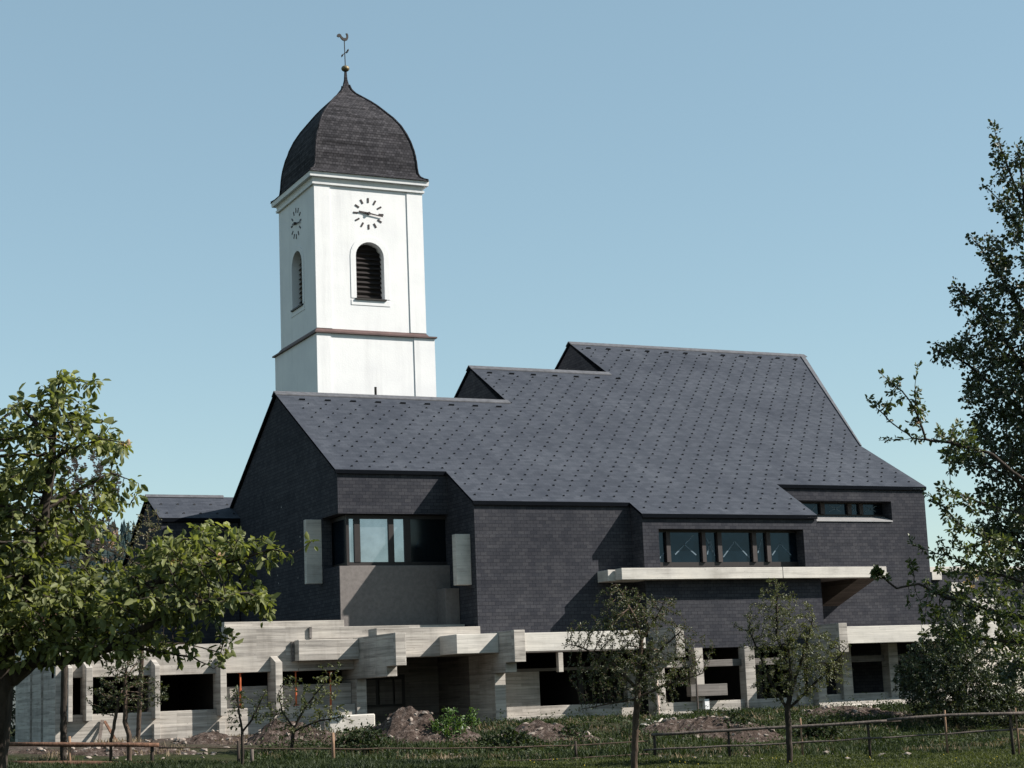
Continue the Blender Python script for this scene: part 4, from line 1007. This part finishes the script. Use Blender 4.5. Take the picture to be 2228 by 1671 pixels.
def s_weed(n_):
    l = np.random.uniform(-7, 19, n_); v = np.random.uniform(36, 52.6, n_)
    d = (v + l * SINY) / COSY; xy = dl(d, l)
    f = .45 + .55 * np.sin(xy[:, 0] * 1.1 + 1) * np.sin(xy[:, 1] * .9 + xy[:, 0] * .3) + .4 * np.sin(xy[:, 0] * 2.7) * np.sin(xy[:, 1] * 3.1)
    lim = np.clip((d - 42.5 - .40 * np.clip(l, 0, 20)) / 1.5, 0, 1) * np.where(xy[:, 0] < 22, np.clip((48.5 - xy[:, 1]) / 1.5, .06, 1), 1)
    keep = np.random.rand(n_) < np.clip(f, .08, 1) * lim
    return xy[keep], np.random.uniform(.4, 1.4, keep.sum()) * np.clip(f[keep] + .3, .4, 1.2)
blades('weeds', 110000, s_weed, .15, 'weed', 'tall dark weeds between the fence and the building', .015)
def s_left(n_):
    d = 38 + 5 * np.random.rand(n_); l = np.random.uniform(-13, -1, n_); xy = dl(d, l)
    return xy, np.random.uniform(.4, 1.2, n_)
blades('rough_grass', 26000, s_left, .14, 'weed', 'rough dark grass along the left log fence', .013)
def s_dry(n_):
    l = np.random.uniform(-12, 17, n_); v = np.random.uniform(39, 52.4, n_)
    d = (v + l * SINY) / COSY; xy = dl(d, l)
    f = np.sin(xy[:, 0] * .8 + 2) * np.sin(xy[:, 1] * 1.3 + 1) + .5 * np.sin(xy[:, 0] * 2.3)
    keep = (f > .25) & (d > 43)
    return xy[keep], np.random.uniform(.4, 1.3, keep.sum())
M['dry'] = leafmat('dry_stalk', (.10, .075, .05), (.26, .20, .14), .15, .8, .1)
blades('dry_stalks', 26000, s_dry, .15, 'dry', 'dry brownish stalks among the weeds before the building', .010)
# broad-leaved ground weeds in clumps
kc = 420; lc_ = np.random.uniform(-7, 17, kc); vc_ = np.random.uniform(41.5, 51.8, kc); cc = dl((vc_ + lc_ * SINY) / COSY, lc_)
cc = cc[((vc_ + lc_ * SINY) / COSY > 44.5)]
ci = np.random.randint(len(cc), size=26000); sz_ = np.random.uniform(.12, .42, len(cc))
xy = cc[ci] + np.random.normal(size=(len(ci), 2)) * sz_[ci][:, None] * .8
zz = gz(xy[:, 0], xy[:, 1]) + np.abs(np.random.normal(size=len(ci))) * .55 * sz_[ci] * np.random.rand(len(ci))
DD = np.random.normal(size=(len(ci), 3)); DD[:, 2] = np.abs(DD[:, 2]) * .6; DD /= np.linalg.norm(DD, axis=1)[:, None]
M['herb'] = leafmat('herb_leaf', (.014, .026, .010), (.066, .085, .030), .25, .6, .2)
setp(leaf_mesh('ground_weeds', np.stack([xy[:, 0], xy[:, 1], zz], 1), DD, .075, M['herb'], None, .55, np.clip(np.random.beta(1.6, 2.2, len(ci)) * .8 + .25 * (ci % 7) / 7, 0, 1)), 'broad-leaved weeds in clumps on the rough ground before the building', 'weeds', kind='stuff')
# dandelion heads
mb = MB()
for i in range(36):
    d = random.uniform(37, 43); l = random.uniform(0, 14); p = dl(np.array([d]), np.array([l]))[0]; z = float(gz(*p)) + random.uniform(.06, .12)
    bmesh.ops.create_icosphere(mb.bm, subdivisions=1, radius=.012, matrix=Matrix.Translation((p[0], p[1], z)))
M['dandelion'] = plain('dandelion', (.55, .40, .04), .8, .1)
setp(mb.build('dandelions', M['dandelion']), 'tiny yellow dandelion heads scattered in the meadow grass', 'flowers', kind='stuff')

# ------------------------------------------------------------------ soil heaps and rubble
def heap(label, px, py, d, rx, ry, h, seed):
    rs = np.random.RandomState(seed)
    c, d = ghit(px, py); c[2] = float(gz(c[0], c[1]))
    nx_, ny_ = 44, 26
    U_, V_ = np.meshgrid(np.linspace(-1, 1, nx_), np.linspace(-1, 1, ny_))
    X = c[0] + (U_ * rx) * COSY + (V_ * ry) * SINY; Y = c[1] - (U_ * rx) * SINY + (V_ * ry) * COSY
    rr = np.sqrt(U_ ** 2 + V_ ** 2); prof_ = np.clip(1 - rr, 0, 1) ** .8
    nz = np.zeros_like(X)
    for f, a_ in ((1.3, .35), (2.9, .25), (6.1, .16), (12.3, .10)):
        p1, p2 = rs.rand(2) * 6; nz += a_ * np.sin(X * f + p1 + 1.5 * np.sin(Y * f * .7)) * np.cos(Y * f * 1.1 + p2)
    Z = gz(X, Y) + h * prof_ * (1 + nz) - .06 + rs.normal(size=X.shape) * .012 * (prof_ > 0)
    V = np.stack([X.ravel(), Y.ravel(), Z.ravel()], 1); F = [(j * nx_ + i, j * nx_ + i + 1, (j + 1) * nx_ + i + 1, (j + 1) * nx_ + i) for j in range(ny_ - 1) for i in range(nx_ - 1)]
    t = thing('soil_heap', label, 'soil heap', tuple(c), 'soil heaps along the building')
    me = bpy.data.meshes.new('soil'); me.from_pydata(V.tolist(), [], F); me.update(); mesh_obj('soil', me, M['soil'], t)
    mb = MB(); top = V[(prof_.ravel() > .1)]
    for i in range(int(20 * rx)):
        p = top[rs.randint(len(top))]; s = rs.uniform(.02, .09) * (1.4 if rs.rand() < .1 else 1)
        mt = Matrix.Translation(p) @ Matrix.Rotation(rs.rand() * 6, 4, 'Z') @ Matrix.Diagonal((s * rs.uniform(.8, 1.8), s, s * rs.uniform(.5, .9), 1))
        r_ = bmesh.ops.create_icosphere(mb.bm, subdivisions=1, radius=1, matrix=mt)
        for v in r_['verts']: v.co += Vector(rs.normal(size=3) * s * .18)
    o = mb.build('stones', M['stone'], t); o['kind'] = 'stuff'
    return t
heap('pale stony rubble strip behind the left log fence', 230, 1640, 45, 3.0, .9, .30, 1)
heap('brown soil heap right of the sapling below the leaning tree', 640, 1618, 48.5, 1.5, 1.1, .65, 2)
heap('low brown soil heap at the foot of the left wall', 470, 1615, 48, 1.3, .8, .35, 3)
heap('soil heap with roots under the green shrubs at the entrance', 915, 1606, 50.5, 1.9, 1.2, .85, 4)
heap('low soil bank along the plinth in front of the brown panel', 1180, 1606, 50, 1.8, 1.0, .45, 5)
heap('earth bank with debris below the posts on the right', 1545, 1598, 49, 2.3, 1.1, .60, 6)
heap('low earth bank at the foot of the far right plinth', 1860, 1555, 50, 2.2, 1.0, .30, 7)
mb = MB(); rs = np.random.RandomState(5)
for i in range(190):
    l = rs.uniform(-12, 10); d = rs.uniform(42, 53); p = dl(np.array([d]), np.array([l]))[0]
    if p[1] > 52.5: continue
    s = rs.uniform(.02, .075); z = float(gz(*p))
    mt = Matrix.Translation((p[0], p[1], z + s * .3)) @ Matrix.Rotation(rs.rand() * 6, 4, 'Z') @ Matrix.Diagonal((s * 1.5, s, s * .7, 1))
    r_ = bmesh.ops.create_icosphere(mb.bm, subdivisions=1, radius=1, matrix=mt)
    for v in r_['verts']: v.co += Vector(rs.normal(size=3) * s * .2)
setp(mb.build('rubble_stones', M['stone']), 'loose pale stones strewn over the soil before the building', 'rubble', kind='stuff')
mb = MB()
pc, _d = ghit(1442, 1588)
for i in range(46):
    p = pc + np.array([rs.normal() * .38, rs.normal() * .25, 0]); p[2] = float(gz(p[0], p[1])) + rs.uniform(.02, .22)
    q = rs.normal(size=3); q /= np.linalg.norm(q); e = np.cross(q, [0, 0, 1.0]) * .03; ln = rs.uniform(.04, .14)
    a_, b_ = Vector(p - q * ln), Vector(p + q * ln); e = Vector(e)
    mb.hull([a_ - e, b_ - e, b_ + e, a_ + e], [x + Vector((0, 0, .02)) for x in (a_ - e, b_ - e, b_ + e, a_ + e)])
setp(mb.build('scrap_pile', M['paleb']), 'pile of pale splintered scraps beside the painted pole', 'scrap pile', kind='stuff')

# ------------------------------------------------------------------ site objects
def gpos(px, py, d, dz=0):
    p = at(px, py, d); return np.array([p[0], p[1], float(gz(p[0], p[1])) + dz])
t = thing('concrete_block', 'pale concrete block lying on the soil left of the dark entrance', 'block', (19.4, 53.2, 1.45))
mb = MB(); mb.hull([(18.70, 52.95, 1.2), (20.20, 52.95, 1.2), (20.25, 53.5, 1.2), (18.75, 53.5, 1.2)], [(18.70, 52.95, 1.93), (20.20, 52.95, 1.95), (20.25, 53.5, 1.95), (18.75, 53.5, 1.93)]); mb.build('body', M['conc_fair'], t, .03)
box('offcut', M['conc'], t, 18.95, 19.1, 53.2, 53.3, 1.935, 2.12, .01)
def prop(label, x, y, z0, z1, mat, r=.035, lean=(0, 0)):
    t = thing('prop', label, 'prop', (x, y, z0), 'props and poles on the building site')
    MB().tube([(x, y, z0), (x + lean[0] * .55, y + lean[1] * .55, z0 + (z1 - z0) * .55)], r, 8).build('outer_tube', M[mat], t)
    MB().tube([(x + lean[0] * .55, y + lean[1] * .55, z0 + (z1 - z0) * .55), (x + lean[0], y + lean[1], z1)], r * .75, 8).build('inner_tube', M[mat], t)
    box('base_plate', M[mat], t, x - .07, x + .07, y - .07, y + .07, z0 - .012, z0)
    box('head_plate', M[mat], t, x + lean[0] - .07, x + lean[0] + .07, y + lean[1] - .07, y + lean[1] + .07, z1, z1 + .012)
prop('orange steel prop standing upright in the left opening with the low infill wall', 16.72, 55.62, 2.30, 3.36, 'orange', .038)
prop('thin orange steel prop in the opening left of the big cross wall', 18.55, 55.62, 2.30, 3.36, 'orange', .03)
prop('brownish prop deeper in shade beside the big cross wall', 19.6, 55.3, 1.47, 3.3, 'orange', .035)
prop('pale red-banded pole standing on the ground beside the dark fruit tree', 30.3, 53.05, 1.45, 3.0, 'polew', .05)
prop('thin grey stake standing before the short light beam end', 30.9, 51.5, 1.35, 3.3, 'wood', .035)
def plank(label, a_, b_, wd, mat):
    a_, b_ = Vector(a_), Vector(b_); d = (b_ - a_).normalized(); s = Vector((1, 0, 0)).cross(d).normalized(); x = d.cross(s).normalized() * wd; s *= .02
    mb = MB(); mb.hull([a_ - x - s, a_ + x - s, a_ + x + s, a_ - x + s], [b_ - x - s, b_ + x - s, b_ + x + s, b_ - x + s])
    setp(mb.build('plank', M[mat]), label, 'plank', 'planks leaning on the left wall')
plank('grey plank leaning against the left sill wall', (12.05, 54.6, 1.4), (12.33, 55.4, 2.08), .05, 'wood')
plank('reddish plank leaning beside the grey one on the left wall', (12.62, 54.7, 1.4), (12.40, 55.4, 2.05), .04, 'wood_red')

# ------------------------------------------------------------------ fences
def fence(name, label, cat, rails, posts, rmat, pmat):
    b = posts[0][0]; t = thing(name, label, cat, tuple(b))
    for pts_, r_ in rails:
        P_ = [Vector(p) for p in pts_]; full = []
        for a_, c_ in zip(P_[:-1], P_[1:]):
            k = max(2, int((c_ - a_).length / .6))
            for i in range(k): full.append(a_.lerp(c_, i / k) + Vector((0, 0, random.uniform(-.012, .012))))
        full.append(P_[-1])
        MB().tube(full, [r_ * random.uniform(.85, 1.15) for _ in full], 7).build('rail', M[rmat], t, 0, True)
    for pb, pt, r_ in posts:
        MB().tube([pb, Vector(pb).lerp(Vector(pt), .5) + Vector((random.uniform(-.01, .01), 0, 0)), pt], [r_ * 1.05, r_, r_ * .9], 7).build('post', M[pmat if not isinstance(pmat, list) else pmat[posts.index((pb, pt, r_))]], t, 0, True)
    return t
def post(px, ytop, d, r_, dd=0.05):
    top = at(px, ytop, d + dd); b = np.array([top[0], top[1], float(gz(top[0], top[1])) - .1]); return (tuple(b), tuple(top), r_)
d0 = 41.5
fence('log_fence', 'reddish log rail fence in front of the left tree trunks', 'fence',
    [([at(15, 1619, d0), at(150, 1619, d0 + .1), at(346, 1621, d0 + .3)], .055), ([at(15, 1662, d0 - .4), at(336, 1663, d0 - .2)], .07)],
    [post(-30, 1600, d0, .05), post(151, 1602, d0 + .1, .04), post(331, 1612, d0 + .3, .045)], 'wood_red', ['bark2', 'wood_tan', 'bark'])
fence('wire_fence', 'thin dark rail fence with slender stakes across the middle weeds', 'fence',
    [([at(346, 1627, 42), at(520, 1628, 42), at(720, 1630, 42.2), at(1000, 1628, 42.8), at(1250, 1622, 43.5), at(1410, 1612, 44)], .016), ([at(548, 1660, 41.8), at(720, 1662, 41.9), at(1000, 1659, 42.4), at(1250, 1650, 43), at(1410, 1640, 43.6)], .014)],
    [post(518, 1612, 41.9, .04), post(548, 1630, 41.8, .045), post(724, 1594, 42.1, .042), post(1252, 1612, 43.4, .035)], 'bark2', ['bark', 'wood', 'wood_tan', 'bark'])
fence('log_fence', 'grey weathered log rail fence running behind the two small fruit trees to the right', 'fence',
    [([at(1417, 1598, 44), at(1585, 1590, 44), at(1742, 1580, 44), at(1960, 1567, 44)], .038), ([at(1930, 1566, 43.8), at(2060, 1556, 43.9), at(2250, 1551, 44)], .038), ([at(1400, 1632, 43.9), at(1700, 1618, 43.9), at(2000, 1600, 44), at(2250, 1585, 44)], .022)],
    [post(1423, 1596, 44, .036), post(1585, 1592, 44, .032), post(1741, 1562, 44, .028), post(1888, 1570, 44, .035), post(2055, 1545, 44, .03), post(2197, 1542, 44, .04), post(2209, 1540, 44, .025)], 'wood', ['bark', 'bark', 'wood_tan', 'bark', 'wood_tan', 'bark', 'wood_tan'])

# ------------------------------------------------------------------ far things
nb = thing('side_building', 'dark clad flat building with pale concrete parapet, behind the right trees', 'building', (54, 66, 1.4))
box('wall', M['wall'], nb, 50.2, 66, 66.0, 74, 1.2, 7.15)
box('coping', M['conc_fair'], nb, 50.0, 66.2, 65.9, 74.1, 7.16, 7.40, .01)
box('coping_end', M['conc_fair'], nb, 52.2, 52.75, 65.85, 65.995, 6.80, 7.15, .01)
box('concrete_panel', M['conc_fair'], nb, 53.15, 54.2, 65.75, 65.99, 6.25, 6.66, .01)
box('concrete_panel', M['conc_fair'], nb, 54.3, 55.6, 65.75, 65.99, 4.2, 5.9, .01)
gw = thing('garden_wall', 'bright cream wall glimpsed through the leaves at lower right', 'wall', (52, 61, 1.4))
mb = MB(); mb.pv([(46.2, 1.2), (60, 1.2), (60, 4.2), (50.6, 4.2), (49.4, 3.2), (46.2, 2.6)], 60.2, 60.5); mb.build('wall', M['paleb'], gw)
mb = MB(); mb.pv([(50.6, 4.202), (60.1, 4.202), (60.1, 4.32), (50.6, 4.32)], 60.12, 60.58); mb.build('coping', M['conc_fair'], gw)
dh = 150.0
ph = at(95, 1340, dh); ph[2] = 1.4
hs = thing('white_house', 'small white house with window strips half hidden by leaves at far left', 'house', tuple(ph))
def hb(name, mat, l0, l1, d0_, d1_, z0, z1):
    c = [dl(np.array([d]), np.array([l]))[0] for d, l in ((d0_, l0), (d0_, l1), (d1_, l1), (d1_, l0))]
    return MB().pz([tuple(q) for q in c], z0, z1).build(name, M[mat], hs)
lc = float(ph[0] * COSY - ph[1] * SINY); dc_ = float(ph[0] * SINY + ph[1] * COSY)
hb('wall', 'pinkhouse', lc - 5, lc + 2.6, dc_, dc_ + 8, 1.0, 9.4)
c = [dl(np.array([d]), np.array([l]))[0] for d, l in ((dc_ - .6, lc - 5.6), (dc_ - .6, lc + 3.2), (dc_ + 8.6, lc + 3.2), (dc_ + 8.6, lc - 5.6))]
r1 = dl(np.array([dc_ + 4]), np.array([lc - 5.6]))[0]; r2 = dl(np.array([dc_ + 4]), np.array([lc + 3.2]))[0]
mb = MB(); mb.hull([(c[0][0], c[0][1], 9.4), (c[1][0], c[1][1], 9.4), (r2[0], r2[1], 11.6), (r1[0], r1[1], 11.6)], [(c[0][0], c[0][1], 9.6), (c[1][0], c[1][1], 9.6), (r2[0], r2[1], 11.8), (r1[0], r1[1], 11.8)])
mb.hull([(c[3][0], c[3][1], 9.4), (c[2][0], c[2][1], 9.4), (r2[0], r2[1], 11.6), (r1[0], r1[1], 11.6)], [(c[3][0], c[3][1], 9.6), (c[2][0], c[2][1], 9.6), (r2[0], r2[1], 11.8), (r1[0], r1[1], 11.8)]); mb.build('roof', M['housered'], hs)
for k in range(3): hb('window', 'glass_dark', lc - 3.6 + k * 2.0, lc - 2.7 + k * 2.0, dc_ - .06, dc_ - .002, 5.2, 7.0)
# hills with spruce forest on their crest
def hill():
    nx_, ny_ = 160, 24
    l = np.linspace(-420, 260, nx_); d = np.linspace(420, 900, ny_)
    L_, D_ = np.meshgrid(l, d)
    crest = 66 + 7 * np.sin(L_ * .011 + 1.0) + 3 * np.sin(L_ * .037) - np.clip((L_ + 40) * .30, 0, 60)
    k = np.clip((D_ - 420) / 200, 0, 1); k = k * k * (3 - 2 * k)
    Z = -2 + crest * k + 1.5 * np.sin(L_ * .09) * np.sin(D_ * .05) * k
    X = D_ * SINY + L_ * COSY; Y = D_ * COSY - L_ * SINY
    V = np.stack([X.ravel(), Y.ravel(), Z.ravel()], 1); F = [(j * nx_ + i, j * nx_ + i + 1, (j + 1) * nx_ + i + 1, (j + 1) * nx_ + i) for j in range(ny_ - 1) for i in range(nx_ - 1)]
    me = bpy.data.meshes.new('hills'); me.from_pydata(V.tolist(), [], F); me.update()
    setp(mesh_obj('hills', me, M['hill'], None, True), kind='structure')
    # spruces as one far wood: stacked cones of drooping faces
    rs = np.random.RandomState(3); VV, FF, TT = [], [], []
    for i in range(5200):
        ll = rs.uniform(-330, 70); dd = 440 + 200 * rs.rand() ** .8
        kk = min(1, (dd - 420) / 200); kk = kk * kk * (3 - 2 * kk)
        cr = 66 + 7 * math.sin(ll * .011 + 1) + 3 * math.sin(ll * .037) - min(60, max(0, (ll + 40) * .30))
        zb = -2 + cr * kk + 1.5 * math.sin(ll * .09) * math.sin(dd * .05) * kk - .5
        x = dd * SINY + ll * COSY; y = dd * COSY - ll * SINY; h = rs.uniform(4, 6.5); rad = h * rs.uniform(.14, .2); tn = rs.rand()
        for q in range(3):
            z0 = zb + h * (.08 + .27 * q); z1 = zb + h * (.55 + .225 * q); rr = rad * (1 - .27 * q); b = len(VV); m_ = 6
            for j in range(m_):
                a_ = j * 2 * math.pi / m_ + q; w_ = rr * rs.uniform(.7, 1.25); VV.append((x + math.cos(a_) * w_, y + math.sin(a_) * w_, z0 - rs.rand() * .4)); TT.append(tn)
            VV.append((x, y, z1)); TT.append(tn)
            for j in range(m_): FF.append((b + j, b + (j + 1) % m_, b + m_))
    me = bpy.data.meshes.new('spruce_forest'); me.from_pydata(VV, [], FF); me.update()
    a_ = me.attributes.new('tone', 'FLOAT', 'POINT'); a_.data.foreach_set('value', np.array(TT, np.float32))
    setp(mesh_obj('spruce_forest', me, M['spruce']), 'distant dark spruce forest along the crest of the hill', 'forest', kind='stuff')
hill()
